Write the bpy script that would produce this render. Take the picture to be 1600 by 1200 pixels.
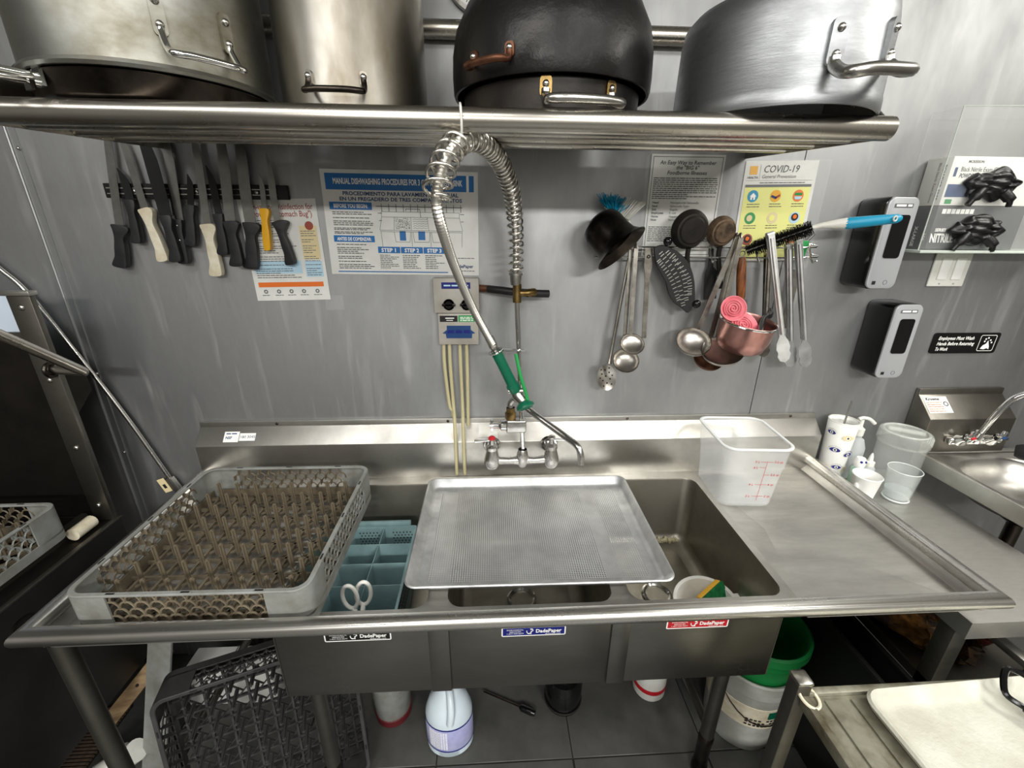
import bpy, bmesh, math, random
from mathutils import Vector as V, Matrix
random.seed(7)
for o in list(bpy.data.objects): bpy.data.objects.remove(o)
SC = bpy.context.scene
COL = SC.collection
R = math.radians
# ------------------------------------------------------------------ camera
ZC, FPX = 1.685, 674.56
YAW, PIT, ROL = R(-3.107), R(-20.45), R(0.471)
FWD = V((-math.sin(YAW)*math.cos(PIT), math.cos(YAW)*math.cos(PIT), math.sin(PIT)))
RGT = V((math.cos(YAW), math.sin(YAW), 0)); UP = RGT.cross(FWD)
R2 = RGT*math.cos(ROL)+UP*math.sin(ROL); U2 = UP*math.cos(ROL)-RGT*math.sin(ROL)
cam_d = bpy.data.cameras.new('camera'); cam = bpy.data.objects.new('camera', cam_d); COL.objects.link(cam)
cam_d.sensor_fit = 'HORIZONTAL'; cam_d.sensor_width = 36; cam_d.lens = 36*FPX/1600
cam_d.clip_start = .02
m3 = Matrix((R2, U2, -FWD)).transposed()
cam.matrix_world = Matrix.Translation((0, 0, ZC)) @ m3.to_4x4()
SC.camera = cam
SC.view_settings.view_transform = 'Standard'; SC.view_settings.look = 'None'
SC.view_settings.gamma = 1; SC.view_settings.use_curve_mapping = False
SC.view_settings.exposure = 0.0
# ------------------------------------------------------------------ world and ceiling lights
w = bpy.data.worlds.new('world'); SC.world = w; w.use_nodes = True
w.node_tree.nodes['Background'].inputs[0].default_value = (.75, .8, .9, 1)
w.node_tree.nodes['Background'].inputs[1].default_value = .25
def area(name, loc, sx, sy, power, col=(1, .985, .95)):
    d = bpy.data.lights.new(name, 'AREA'); d.shape = 'RECTANGLE'; d.size = sx; d.size_y = sy
    d.energy = power; d.color = col
    o = bpy.data.objects.new(name, d); COL.objects.link(o); o.location = loc
    return o
area('ceiling_light_panel', (.95, -.20, 2.72), 1.2, .6, 17)
area('ceiling_light_panel', (-.55, -.20, 2.72), 1.2, .6, 15)
area('ceiling_light_panel', (-1.5, -.35, 2.72), 1.2, .6, 16)
area('ceiling_light_panel', (2.2, .35, 2.72), .6, 1.2, 38, (1, .97, .9))
area('ceiling_light_panel', (-.7, -2.8, 2.72), 1.2, .6, 175)
area('ceiling_light_panel', (1.4, -2.8, 2.72), 1.2, .6, 205)
# ------------------------------------------------------------------ helpers
def ray(x, y): return R2*((x-800)/FPX)+U2*(-(y-600)/FPX)+FWD
def at(x, y, Y):            # point of the photograph lying on the upright plane at depth Y
    r = ray(x, y); return V((0, 0, ZC))+r*(Y/r.y)
def atz(x, y, z):           # the same on a level plane
    r = ray(x, y); return V((0, 0, ZC))+r*((z-ZC)/r.z)
def lin(c): return tuple(((v/255)/12.92 if v <= 10 else ((v/255+.055)/1.055)**2.4) for v in c)
MT = {}
def mat(name, c, rough=.5, metal=0., c2=None, vs=5., st=(1, 1, 1), lo=.35, hi=.65, bump=0., bs=60., bst=None, rv=0.,
        trans=0., alpha=1., ior=1.45, emit=0., coat=0., aniso=0.):
    m = bpy.data.materials.new(name); m.use_nodes = True; MT[name] = m
    nt = m.node_tree; b = nt.nodes['Principled BSDF']; I = b.inputs
    I['Base Color'].default_value = (*lin(c), 1); I['Roughness'].default_value = rough; I['Metallic'].default_value = metal
    I['IOR'].default_value = ior; I['Transmission Weight'].default_value = trans; I['Alpha'].default_value = alpha
    I['Coat Weight'].default_value = coat; I['Anisotropic'].default_value = aniso
    if emit: I['Emission Color'].default_value = (*lin(c), 1); I['Emission Strength'].default_value = emit
    tc = nt.nodes.new('ShaderNodeTexCoord')
    def noise(scale, stretch, det=6):
        mp = nt.nodes.new('ShaderNodeMapping'); mp.inputs['Scale'].default_value = stretch
        nt.links.new(tc.outputs['Object'], mp.inputs['Vector'])
        n = nt.nodes.new('ShaderNodeTexNoise'); n.inputs['Scale'].default_value = scale; n.inputs['Detail'].default_value = det
        n.inputs['Roughness'].default_value = .62
        nt.links.new(mp.outputs[0], n.inputs['Vector']); return n
    if c2 or rv:
        n = noise(vs, st); mr = nt.nodes.new('ShaderNodeMapRange')
        mr.inputs['From Min'].default_value = lo; mr.inputs['From Max'].default_value = hi
        nt.links.new(n.outputs['Fac'], mr.inputs['Value'])
        if c2:
            mx = nt.nodes.new('ShaderNodeMix'); mx.data_type = 'RGBA'
            mx.inputs['A'].default_value = (*lin(c), 1); mx.inputs['B'].default_value = (*lin(c2), 1)
            nt.links.new(mr.outputs[0], mx.inputs['Factor']); nt.links.new(mx.outputs['Result'], I['Base Color'])
        if rv:
            ma = nt.nodes.new('ShaderNodeMath'); ma.operation = 'MULTIPLY_ADD'
            ma.inputs[1].default_value = rv; ma.inputs[2].default_value = rough
            nt.links.new(mr.outputs[0], ma.inputs[0]); nt.links.new(ma.outputs[0], I['Roughness'])
    if bump:
        n = noise(bs, bst or (1, 1, 1), 4); bp = nt.nodes.new('ShaderNodeBump')
        bp.inputs['Strength'].default_value = bump; bp.inputs['Distance'].default_value = .002
        nt.links.new(n.outputs['Fac'], bp.inputs['Height']); nt.links.new(bp.outputs[0], I['Normal'])
    return m
def rr(w, h, r, n=5, cx=0, cy=0):          # rounded rectangle outline
    P = []
    for sx, sy, a0 in ((1, 1, 0), (-1, 1, 90), (-1, -1, 180), (1, -1, 270)):
        for i in range(n+1):
            a = R(a0+90*i/n); P.append((cx+sx*(w/2-r)+r*math.cos(a), cy+sy*(h/2-r)+r*math.sin(a)))
    return P
def circ(r, n=24, cx=0, cy=0): return [(cx+r*math.cos(2*math.pi*i/n), cy+r*math.sin(2*math.pi*i/n)) for i in range(n)]
def frame(o, x, y):                        # matrix with origin o, x axis x, y axis y
    x = V(x).normalized(); y = V(y); y = (y-x*y.dot(x)).normalized(); z = x.cross(y)
    return Matrix(((x.x, y.x, z.x, o[0]), (x.y, y.y, z.y, o[1]), (x.z, y.z, z.z, o[2]), (0, 0, 0, 1)))
def wall(X, z, Y): return frame((X, Y, z), (1, 0, 0), (0, 0, 1))      # x right, y up, z towards the room
def axis(o, d, roll=0):                    # matrix with z along d
    d = V(d).normalized(); t = V((0, 0, 1)) if abs(d.z) < .9 else V((1, 0, 0))
    x = t.cross(d).normalized(); y = d.cross(x)
    M = Matrix(((x.x, y.x, d.x, o[0]), (x.y, y.y, d.y, o[1]), (x.z, y.z, d.z, o[2]), (0, 0, 0, 1)))
    return M @ Matrix.Rotation(roll, 4, 'Z') if roll else M
def smooth_path(P, k=8):                   # Catmull-Rom through points
    P = [V(p) for p in P]; out = []
    for i in range(len(P)-1):
        a = P[max(i-1, 0)]; b = P[i]; c = P[i+1]; d = P[min(i+2, len(P)-1)]
        for j in range(k):
            t = j/k; out.append(.5*((2*b)+(c-a)*t+(2*a-5*b+4*c-d)*t*t+(3*b-a-3*c+d)*t**3))
    out.append(P[-1]); return out
class MB:
    def __init__(s): s.v = []; s.f = []; s.m = []; s.k = 0
    def add(s, vs, fs, M=None):
        o = len(s.v); s.v += [(M @ V(p)) if M else V(p) for p in vs]
        s.f += [tuple(i+o for i in f) for f in fs]; s.m += [s.k]*len(fs); return s
    def box(s, x0, x1, y0, y1, z0, z1, M=None):
        return s.add([(x, y, z) for z in (z0, z1) for y in (y0, y1) for x in (x0, x1)],
                     [(0, 2, 3, 1), (4, 5, 7, 6), (0, 1, 5, 4), (2, 6, 7, 3), (0, 4, 6, 2), (1, 3, 7, 5)], M)
    def bar(s, a, b, wx, wy, up=(0, 0, 1)):
        a = V(a); b = V(b); d = b-a; u = V(up)
        if abs(d.normalized().dot(u)) > .98: u = V((1, 0, 0))
        x = d.cross(u).normalized(); y = x.cross(d).normalized()
        vs = [p+x*sx*wx/2+y*sy*wy/2 for p in (a, b) for sx, sy in ((-1, -1), (1, -1), (1, 1), (-1, 1))]
        return s.add(vs, [(3, 2, 1, 0), (4, 5, 6, 7), (0, 1, 5, 4), (1, 2, 6, 5), (2, 3, 7, 6), (3, 0, 4, 7)])
    def prism(s, poly, h0, h1, M=None):
        n = len(poly); a = sum(poly[i][0]*poly[(i+1) % n][1]-poly[(i+1) % n][0]*poly[i][1] for i in range(n))
        if a < 0: poly = poly[::-1]
        vs = [(*p, h0) for p in poly]+[(*p, h1) for p in poly]
        return s.add(vs, [tuple(range(n))[::-1], tuple(range(n, 2*n))]+[(i, (i+1) % n, n+(i+1) % n, n+i) for i in range(n)], M)
    def flat(s, poly, h=0, M=None):
        n = len(poly); a = sum(poly[i][0]*poly[(i+1) % n][1]-poly[(i+1) % n][0]*poly[i][1] for i in range(n))
        if a < 0: poly = poly[::-1]
        return s.add([(*p, h) for p in poly], [tuple(range(n))], M)
    def rect(s, x0, x1, y0, y1, h=0, M=None): return s.flat([(x0, y0), (x1, y0), (x1, y1), (x0, y1)], h, M)
    def ring(s, outer, inner, h0, h1, M=None):      # frame between two outlines of equal count
        n = len(outer); vs = [(*p, h) for h in (h0, h1) for q in (outer, inner) for p in q]; fs = []
        for i in range(n):
            j = (i+1) % n
            fs += [(i, j, 2*n+j, 2*n+i), (n+j, n+i, 3*n+i, 3*n+j), (2*n+i, 2*n+j, 3*n+j, 3*n+i), (j, i, n+i, n+j)]
        return s.add(vs, fs, M)
    def tube(s, P, r, n=10, closed=False, cap=True, mitre=False):
        P = [V(p) for p in P]; L = len(P); rs = r if isinstance(r, (list, tuple)) else [r]*L
        T = []
        for i in range(L):
            a = P[i-1] if (i or closed) else P[i]; b = P[(i+1) % L] if (i < L-1 or closed) else P[i]
            if i and i < L-1: t = (P[i]-a).normalized()+(b-P[i]).normalized()
            else: t = b-a
            T.append(t.normalized() if t.length > 1e-9 else V((0, 0, 1)))
        u = V((0, 0, 1)) if abs(T[0].z) < .9 else V((1, 0, 0)); x = (u-T[0]*u.dot(T[0])).normalized(); vs = []
        for i in range(L):
            x = (x-T[i]*x.dot(T[i])).normalized(); y = T[i].cross(x)
            k = 1.; mx = None
            if mitre and 0 < i < L-1:
                d0 = (P[i]-P[i-1]).normalized(); c = d0.dot(T[i]); k = 1/max(c, .3)
                nb = (P[i+1]-P[i]).normalized()-d0
                mx = nb.normalized() if nb.length > 1e-6 else None
            for j in range(n):
                a = 2*math.pi*j/n; o = x*math.cos(a)*rs[i]+y*math.sin(a)*rs[i]
                if mx is not None:
                    mm = (mx-T[i]*mx.dot(T[i]))
                    if mm.length > 1e-6: mm.normalize(); o = o+mm*o.dot(mm)*(k-1)
                vs.append(P[i]+o)
        fs = []
        for i in range(L if closed else L-1):
            for j in range(n):
                a = i*n+j; b = i*n+(j+1) % n; c = ((i+1) % L)*n+(j+1) % n; d = ((i+1) % L)*n+j
                fs.append((a, b, c, d))
        if cap and not closed: fs += [tuple(range(n))[::-1], tuple(range((L-1)*n, L*n))]
        return s.add(vs, fs)
    def cyl(s, a, b, r0, r1=None, n=16, cap=True): return s.tube([a, b], [r0, r0 if r1 is None else r1], n, cap=cap)
    def lathe(s, prof, n=24, M=None, closed=False):  # profile of (r, z)
        vs = []; fs = []; L = len(prof); idx = []
        for r, z in prof:
            if r < 1e-6: idx.append([len(vs)]); vs.append((0, 0, z))
            else:
                idx.append(list(range(len(vs), len(vs)+n)))
                vs += [(r*math.cos(2*math.pi*i/n), r*math.sin(2*math.pi*i/n), z) for i in range(n)]
        for k in range(L if closed else L-1):
            A = idx[k]; B = idx[(k+1) % L]
            for i in range(n):
                j = (i+1) % n
                if len(A) == 1 and len(B) == 1: continue
                if len(A) == 1: fs.append((A[0], B[j], B[i]))
                elif len(B) == 1: fs.append((A[i], A[j], B[0]))
                else: fs.append((A[i], A[j], B[j], B[i]))
        return s.add(vs, fs, M)
    def ball(s, c, r, n=14, k=8, sc=(1, 1, 1), M=None):
        T = Matrix.Translation(c) @ (M or Matrix()) @ Matrix.Diagonal((*sc, 1))
        return s.lathe([(r*math.sin(math.pi*i/k), -r*math.cos(math.pi*i/k)) for i in range(k+1)], n, T)
    def torus(s, c, Rr, r, d=(0, 0, 1), n=28, k=8, a0=0, a1=360):
        M = axis(c, d); full = a1-a0 >= 360; N = n if full else n+1
        P = [M @ V((Rr*math.cos(R(a0+(a1-a0)*i/n)), Rr*math.sin(R(a0+(a1-a0)*i/n)), 0)) for i in range(N)]
        return s.tube(P, r, k, closed=full)
    def text(s, t, M, size, h=0, align='CENTER', bold=0., shear=0., width=None):
        vs, fs = glyphs(t, bold, shear, align)
        if not vs: return s
        k = size
        if width:
            w = max(v[0] for v in vs)-min(v[0] for v in vs); kx = width/max(w, 1e-6)
        else: kx = k
        return s.add([(v[0]*kx, v[1]*k, h) for v in vs], fs, M)
    def build(s, name, mats, parent=None, sm=40, bev=0., seg=2, local=False, kind=None, label=None, sub=0, weld=0):
        me = bpy.data.meshes.new(name)
        vs = s.v
        if parent is not None and not local:
            inv = root_matrix(parent).inverted(); vs = [inv @ p for p in vs]
        me.from_pydata([tuple(p) for p in vs], [], s.f)
        for q in (mats if isinstance(mats, (list, tuple)) else [mats]): me.materials.append(MT[q] if isinstance(q, str) else q)
        me.polygons.foreach_set('material_index', s.m)
        if bev or weld:
            bm = bmesh.new(); bm.from_mesh(me)
            if weld: bmesh.ops.remove_doubles(bm, verts=bm.verts, dist=weld)
            if bev:
                es = [e for e in bm.edges if len(e.link_faces) == 2 and e.calc_face_angle(0) > R(30)]
                bmesh.ops.bevel(bm, geom=es, offset=bev, segments=seg, profile=.5, affect='EDGES', clamp_overlap=True)
            bm.to_mesh(me); bm.free()
        me.update()
        if sm:
            me.polygons.foreach_set('use_smooth', [True]*len(me.polygons)); me.set_sharp_from_angle(angle=R(sm))
        o = bpy.data.objects.new(name, me); COL.objects.link(o)
        if parent is not None: o.parent = parent
        if any(k in name for k in ('lettering', 'small_print', 'marks', 'drawing', 'blue_print', 'lattice', 'base_grid', 'bristles')): kind = 'stuff'
        if kind: o['kind'] = kind
        if label: o['label'] = label
        if sub:
            md = o.modifiers.new('sub', 'SUBSURF'); md.levels = sub; md.render_levels = sub
        return o
def root_matrix(o):
    M = o.matrix_basis.copy()
    while o.parent: o = o.parent; M = o.matrix_basis @ M
    return M
GC = {}
def glyphs(t, bold=0., shear=0., align='CENTER'):
    key = (t, bold, shear, align)
    if key not in GC:
        c = bpy.data.curves.new('t', 'FONT'); c.body = t; c.size = 1; c.offset = bold; c.shear = shear
        c.align_x = align; c.align_y = 'BOTTOM_BASELINE'; c.resolution_u = 2
        o = bpy.data.objects.new('t', c); COL.objects.link(o)
        me = bpy.data.meshes.new_from_object(o)
        GC[key] = ([tuple(v.co) for v in me.vertices], [tuple(p.vertices) for p in me.polygons])
        bpy.data.objects.remove(o); bpy.data.curves.remove(c); bpy.data.meshes.remove(me)
    return GC[key]
def tag(o, label=None, cat=None, group=None, kind=None):
    if label: o['label'] = label
    if cat: o['category'] = cat
    if group: o['group'] = group
    if kind: o['kind'] = kind
    return o
def thing(name, label, cat, loc=(0, 0, 0), rot=None, group=None):
    o = bpy.data.objects.new(name, None); COL.objects.link(o); o.empty_display_size = .05
    M = Matrix.Translation(loc)
    if rot is not None: M = M @ (rot.to_4x4() if not isinstance(rot, (int, float)) else Matrix.Rotation(rot, 4, 'Z'))
    o.matrix_basis = M
    return tag(o, label, cat, group)
def copy_tree(o, parent=None):
    c = o.copy(); COL.objects.link(c); c.parent = parent
    for ch in list(o.children): copy_tree(ch, c)
    return c
def dupl(o, parent, M):                    # copy of one part with shared mesh
    c = o.copy(); COL.objects.link(c); c.parent = parent; c.matrix_basis = M; return c
def words(mb, x0, x1, y, h, M, z=0, fill=1., rnd=random):   # a line of unreadable small print
    x = x0; end = x0+(x1-x0)*fill
    while x < end-h:
        wd = min(rnd.uniform(1.2, 4.5)*h, end-x); mb.rect(x, x+wd, y, y+h*.62, z, M); x += wd+h*.5
# ------------------------------------------------------------------ materials
mat('wall_steel', (182, 183, 183), .46, 1., (140, 141, 142), 2.2, (1.2, 1, .5), .3, .7, bump=.3, bs=7, bst=(3, 1, .7), rv=.16)
mat('steel', (206, 204, 198), .32, 1., (160, 157, 150), 5, (1, 1, 1), .35, .75, bump=.06, bs=90, bst=(1, 14, 14), rv=.14)
mat('steel_dark', (128, 125, 118), .38, 1., (94, 91, 84), 4, (1, 1, 1), bump=.05, bs=80, rv=.12)
mat('bowl_steel', (172, 168, 158), .34, 1., (136, 132, 122), 4, (1, 1, 1), bump=.05, bs=80, rv=.1)
mat('steel_deck', (216, 214, 209), .40, 1., (166, 164, 160), 3.5, (.8, 3, 1), .35, .7, bump=.1, bs=120, bst=(1, 10, 1), rv=.14)
mat('tube_steel', (194, 190, 182), .25, 1., (164, 156, 144), 7, (.8, 1, 1), .4, .75, rv=.06)
mat('chrome', (222, 222, 220), .10, 1.)
mat('satin_chrome', (205, 204, 200), .22, 1., (165, 162, 156), 12, rv=.1)
mat('aluminium', (170, 172, 174), .40, 1., (112, 114, 116), 5, (1, 1, 2.5), .35, .75, bump=.12, bs=40, bst=(1, 1, 8), rv=.16)
mat('aluminium_stained', (164, 165, 160), .38, 1., (108, 101, 80), 5, (1, 1, 1.6), .38, .72, bump=.1, bs=50, rv=.2)
mat('stained_pot', (158, 155, 148), .30, 1., (104, 92, 70), 3.5, (1.6, 1.6, .7), .42, .75, rv=.18)
mat('pan_dark', (96, 88, 80), .32, 1., (40, 36, 34), 5)
mat('carbon', (34, 31, 30), .28, .35, (20, 19, 18), 9, bump=.6, bs=34, rv=.2)
mat('carbon_brown', (52, 47, 42), .45, .4, (30, 27, 25), 10, bump=.3, bs=40)
mat('rust', (132, 92, 70), .45, .8, (84, 50, 36), 30)
mat('brass', (150, 126, 80), .35, 1., (96, 76, 46), 24)
mat('black_plastic', (24, 24, 25), .42, 0., (34, 34, 35), 20)
mat('gloss_black', (12, 12, 13), .16)
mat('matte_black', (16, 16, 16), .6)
mat('rack_grey', (134, 137, 134), .5, 0., (106, 105, 98), 12)
mat('rack_brown', (112, 102, 84), .55, 0., (76, 67, 53), 14)
mat('rack_shaded', (58, 58, 58), .5, 0., (42, 41, 40), 12)  # rack grey darkened, under-sink shade put into the colour
mat('teal', (136, 166, 168), .5, 0., (116, 144, 147), 10)
mat('ivory', (222, 216, 196), .5, 0., (196, 184, 156), 25)
mat('white_plastic', (226, 226, 220), .4, 0., (206, 205, 196), 12)
mat('yellow', (226, 168, 30), .4)
mat('green', (10, 92, 66), .3)
mat('green_bright', (30, 140, 70), .4)
mat('paper', (226, 226, 222), .35, 0., (208, 208, 202), 6)
mat('paper_white', (238, 238, 234), .5)
mat('ink', (34, 34, 36), .5)
mat('ink_grey', (96, 98, 100), .5)
mat('blue', (22, 104, 170), .4)
mat('blue_dark', (24, 60, 110), .4)
mat('navy', (20, 28, 110), .35)
mat('red', (178, 24, 36), .4)
mat('orange', (222, 112, 40), .45)
mat('maroon', (150, 66, 50), .45)
mat('tan', (216, 200, 156), .5)
mat('skyblue', (176, 208, 226), .5)
mat('pale_yellow', (226, 226, 132), .4)
mat('clear', (255, 255, 255), .06, trans=1., ior=1.2)
mat('frost', (232, 236, 236), .38, trans=.55, ior=1.2)
mat('tube_clear', (206, 198, 160), .25, trans=.35, ior=1.25)
mat('rubber', (22, 21, 21), .5)
mat('wood', (150, 92, 52), .5, 0., (88, 44, 22), 20, (8, 8, 1))
mat('pink', (226, 124, 134), .45, 0., (206, 96, 108), 20)
mat('tile', (74, 74, 71), .42, 0., (54, 54, 52), 6, rv=.15)
mat('steel_apron', (150, 148, 142), .27, 1., (128, 126, 120), 2.5, (1, 1, 3), .35, .7, rv=.06)
mat('rim_steel', (226, 224, 219), .26, 1., (176, 173, 166), 6, (.3, 1, 1), .4, .75, rv=.05)
mat('grout', (34, 33, 32), .8)
mat('ceiling_white', (214, 214, 208), .8)
mat('room_wall', (112, 110, 106), .55, 0., (84, 82, 78), 3)
mat('blue_handle', (22, 142, 178), .4)
# mineral drips and smears on the wall panels
nt = MT['wall_steel'].node_tree; bs = nt.nodes['Principled BSDF']
src = bs.inputs['Base Color'].links[0].from_socket; rsrc = bs.inputs['Roughness'].links[0].from_socket
tc = nt.nodes.new('ShaderNodeTexCoord'); mp = nt.nodes.new('ShaderNodeMapping'); mp.inputs['Scale'].default_value = (4.5, 1, .5)
nz = nt.nodes.new('ShaderNodeTexNoise'); nz.inputs['Scale'].default_value = 6; nz.inputs['Detail'].default_value = 8; nz.inputs['Distortion'].default_value = .5
rg = nt.nodes.new('ShaderNodeMapRange'); rg.inputs['From Min'].default_value = .56; rg.inputs['From Max'].default_value = .74; rg.inputs['To Max'].default_value = .24
nt.links.new(tc.outputs['Object'], mp.inputs['Vector']); nt.links.new(mp.outputs[0], nz.inputs['Vector']); nt.links.new(nz.outputs['Fac'], rg.inputs['Value'])
mx = nt.nodes.new('ShaderNodeMix'); mx.data_type = 'RGBA'; mx.inputs['B'].default_value = (*lin((214, 214, 212)), 1)
nt.links.new(rg.outputs[0], mx.inputs['Factor']); nt.links.new(src, mx.inputs['A']); nt.links.new(mx.outputs['Result'], bs.inputs['Base Color'])
ad_ = nt.nodes.new('ShaderNodeMath'); ad_.operation = 'MULTIPLY_ADD'; ad_.inputs[1].default_value = .3
nt.links.new(rg.outputs[0], ad_.inputs[0]); nt.links.new(rsrc, ad_.inputs[2]); nt.links.new(ad_.outputs[0], bs.inputs['Roughness'])
# ------------------------------------------------------------------ the room
YW = 1.355
def struct(name, mb, m, parent=None, **k):
    o = mb.build(name, m, parent, **k)
    if parent is None: o['kind'] = 'structure'
    return o
wb = struct('wall_back', MB().box(-3, 3.2, 1.359, 1.45, 0, 2.75), 'steel_dark', sm=0)
for x0, x1 in ((-3, -1.262), (-1.232, .917), (.920, 3.2)):
    MB().box(x0, x1, 1.355, 1.3595, 0, 2.75).build('wall_panel', 'wall_steel', wb, sm=0)
t1 = MB().box(-1.262, -1.232, 1.352, 1.3595, 0, 2.75)
t1.tube([(-1.254, 1.352, 0), (-1.254, 1.352, 2.75)], .004, 8)
t1 = struct('trim_1', t1, 'wall_steel')
for z in (1.86, 1.23, .95): MB().ball((-1.236, 1.351, z), .005).build('screw', 'satin_chrome', t1)
struct('wall_left', MB().box(-3.1, -3, -3.5, 1.45, 0, 2.75), 'room_wall', sm=0)
struct('wall_right', MB().box(3.2, 3.3, -3.5, 1.45, 0, 2.75), 'room_wall', sm=0)
struct('wall_front', MB().box(-3.1, 3.3, -3.6, -3.5, 0, 2.75), 'room_wall', sm=0)
struct('ceiling', MB().box(-3.1, 3.3, -3.6, 1.45, 2.75, 2.8), 'ceiling_white', sm=0)
fl = struct('floor', MB().box(-3.1, 3.3, -3.6, 1.45, -.06, -.006), 'grout', sm=0)
tm = None
for i in range(-6, 7):
    for j in range(-9, 2):
        x0 = -.19+.457*i; y0 = .91+.457*j
        if x0 < -3 or x0 > 2.9: continue
        y1 = min(y0+.453, 1.355)
        if tm is None or y1 < y0+.45:
            q = MB().box(0, .453, 0, y1-y0, -.012, 0).build('tile', 'tile', fl, bev=.0015, seg=1, local=True)
            if y1 >= y0+.45: tm = q
            q.matrix_basis = Matrix.Translation((x0, y0, 0))
        else: dupl(tm, fl, Matrix.Translation((x0, y0, 0)))
# ------------------------------------------------------------------ three compartment sink
D = .86
sk = thing('three_compartment_sink', 'stainless steel three-compartment sink with two drainboards and a rolled rim', 'sink', (.1, 1.0, 0))
prof = [(1.300, .845), (1.298, .870), (1.298, .993), (1.345, 1.041), (1.345, 1.059), (1.3535, 1.059), (1.3535, .845)]
bsp = MB().prism(prof, -.963, 1.161, Matrix(((0, 0, 1, 0), (1, 0, 0, 0), (0, 1, 0, 0), (0, 0, 0, 1)))).build('backsplash', 'steel', sk, bev=.0015)
for px, py in ((433, 664), (1236, 647), (700, 660), (980, 655)):
    p = at(px, py, 1.345); MB().ball((p.x, 1.345, 1.05), .005, sc=(1, .6, 1)).build('screw', 'pan_dark', bsp)
# rolled rim with its riser
xl, xr, yf, zr = -.943, 1.141, .685, .897
MB().tube([(xl, 1.345, zr), (xl, yf, zr), (xr, yf, zr), (xr, 1.345, zr)], .0185, 20, mitre=True).build('rolled_rim', 'rim_steel', sk, sm=50)
rs = MB()
for a, b in (((xl+.002, 1.298), (xl+.002, yf)), ((xl, yf+.002), (xr, yf+.002)), ((xr-.002, yf), (xr-.002, 1.298))):
    rs.bar((*a, .883), (*b, .883), .003, .022)
cove = lambda x0, y0, x1, y1, nx, ny: rs.add([(x0, y0, .892), (x1, y1, .892), (x1+nx*.006, y1+ny*.006, .872), (x0+nx*.006, y0+ny*.006, .872),
    (x1+nx*.02, y1+ny*.02, .861), (x0+nx*.02, y0+ny*.02, .861)], [(0, 1, 2, 3), (3, 2, 4, 5)])
cove(xl+.004, 1.298, xl+.004, yf+.004, 1, 0); cove(xl+.004, yf+.004, xr-.004, yf+.004, 0, 1); cove(xr-.004, yf+.004, xr-.004, 1.298, -1, 0)
rs.build('riser', 'steel', sk)
# drainboards: four shallow facets falling to the bowl
def drain(x0, x1, xm):
    y0, y1, ym = yf+.018, 1.299, 1.0
    b = MB(); vs = [(x0, y0, .861), (x1, y0, .861), (x1, y1, .861), (x0, y1, .861), (xm, ym, .850)]
    b.add(vs, [(0, 1, 4), (1, 2, 4), (2, 3, 4), (3, 0, 4)])
    b.add([(p[0], p[1], .844) for p in vs[:4]], [(3, 2, 1, 0)])
    b.add([(*p, z) for z in (.844, .861) for p in ((x0, y0), (x1, y0), (x1, y1), (x0, y1))], [(0, 1, 5, 4), (1, 2, 6, 5), (2, 3, 7, 6), (3, 0, 4, 7)])
    return b.build('drainboard', 'steel_deck', sk, sm=0)
drain(xl+.018, -.518, -.62); drain(.72, xr-.018, .80)
# bowls
cells = ((-.518, -.128, -.497, -.150), (-.128, .305, -.105, .285), (.305, .72, .326, .699))
for cx0, cx1, bx0, bx1 in cells:
    y0, y1, Y0, Y1 = yf+.018, 1.299, .752, 1.257
    mx, my, bw, bh = (bx0+bx1)/2, (Y0+Y1)/2, bx1-bx0, Y1-Y0
    n = 5; inner = rr(bw, bh, .035, n, mx, my); outer = rr(cx1-cx0, y1-y0, .0002, n, (cx0+cx1)/2, (y0+y1)/2)
    MB().ring(outer, inner, .857, .861).build('deck', 'steel', sk, sm=30)
    b = MB(); loops = []
    for ins, z, r in ((0, .861, .035), (.002, .855, .035), (.004, .635, .035), (.008, .618, .04), (.022, .604, .045), (.045, .600, .05)):
        loops.append([(x, y, z) for x, y in rr(bw-2*ins, bh-2*ins, r, n, mx, my)])
    k = len(loops[0]); vs = [p for l in loops for p in l]; fs = []
    for i in range(len(loops)-1):
        for j in range(k):
            fs.append((i*k+(j+1) % k, i*k+j, (i+1)*k+j, (i+1)*k+(j+1) % k))
    fs.append(tuple(range((len(loops)-1)*k, len(loops)*k)))
    bo = b.add(vs, fs).build('bowl', 'bowl_steel', sk, sm=40)
    dr = MB().lathe([(.043, .6005), (.046, .605), (.040, .608), (.034, .604), (.032, .575), (0, .572)], 28, Matrix.Translation((mx, 1.008, 0))).build('drain', 'chrome', bo)
    MB().lathe([(.012, .582), (.010, .586), (0, .587)], 14, Matrix.Translation((mx, 1.008, 0))).build('strainer', 'pan_dark', bo)
    MB().box(cx0+.02, cx1-.02, .7465, .7505, .598, .858).build('apron', 'steel_apron', sk, bev=.004)
for x0, x1 in ((-.150, -.102), (.283, .328)): MB().box(x0, x1, .742, .7475, .598, .858).build('apron_joint', 'steel_apron', sk, bev=.002)
for x0, x1 in ((-.502, -.499), (.701, .704)): MB().box(x0, x1, .748, 1.30, .598, .858).build('bowl_side', 'steel_dark', sk, sm=0)
for x, y, zt in ((-.472, .828, .6), (.665, .85, .6), (-.49, 1.2, .6), (.665, 1.2, .6), (-.925, .722, .845), (-.925, 1.285, .845), (1.09, 1.22, .845)):
    l = MB().cyl((x, y, .03), (x, y, zt), .0205, n=18).build('leg', 'steel_dark', sk)
    MB().lathe([(.0, 0), (.018, 0), (.024, .02), (.024, .05), (.021, .06), (.021, .16), (.0225, .165), (.0225, .19), (.0205, .195)], 18, Matrix.Translation((x, y, 0))).build('foot', 'pan_dark', l)
    if zt < .7: MB().lathe([(.035, .598), (.035, .59), (.024, .57), (.024, .545), (.0205, .545)], 18, Matrix.Translation((x, y, 0))).build('socket', 'steel_dark', l)
MB().cyl((-.925, .722, .20), (-.925, 1.285, .20), .013, n=12).build('cross_rail', 'steel_dark', sk)
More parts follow.
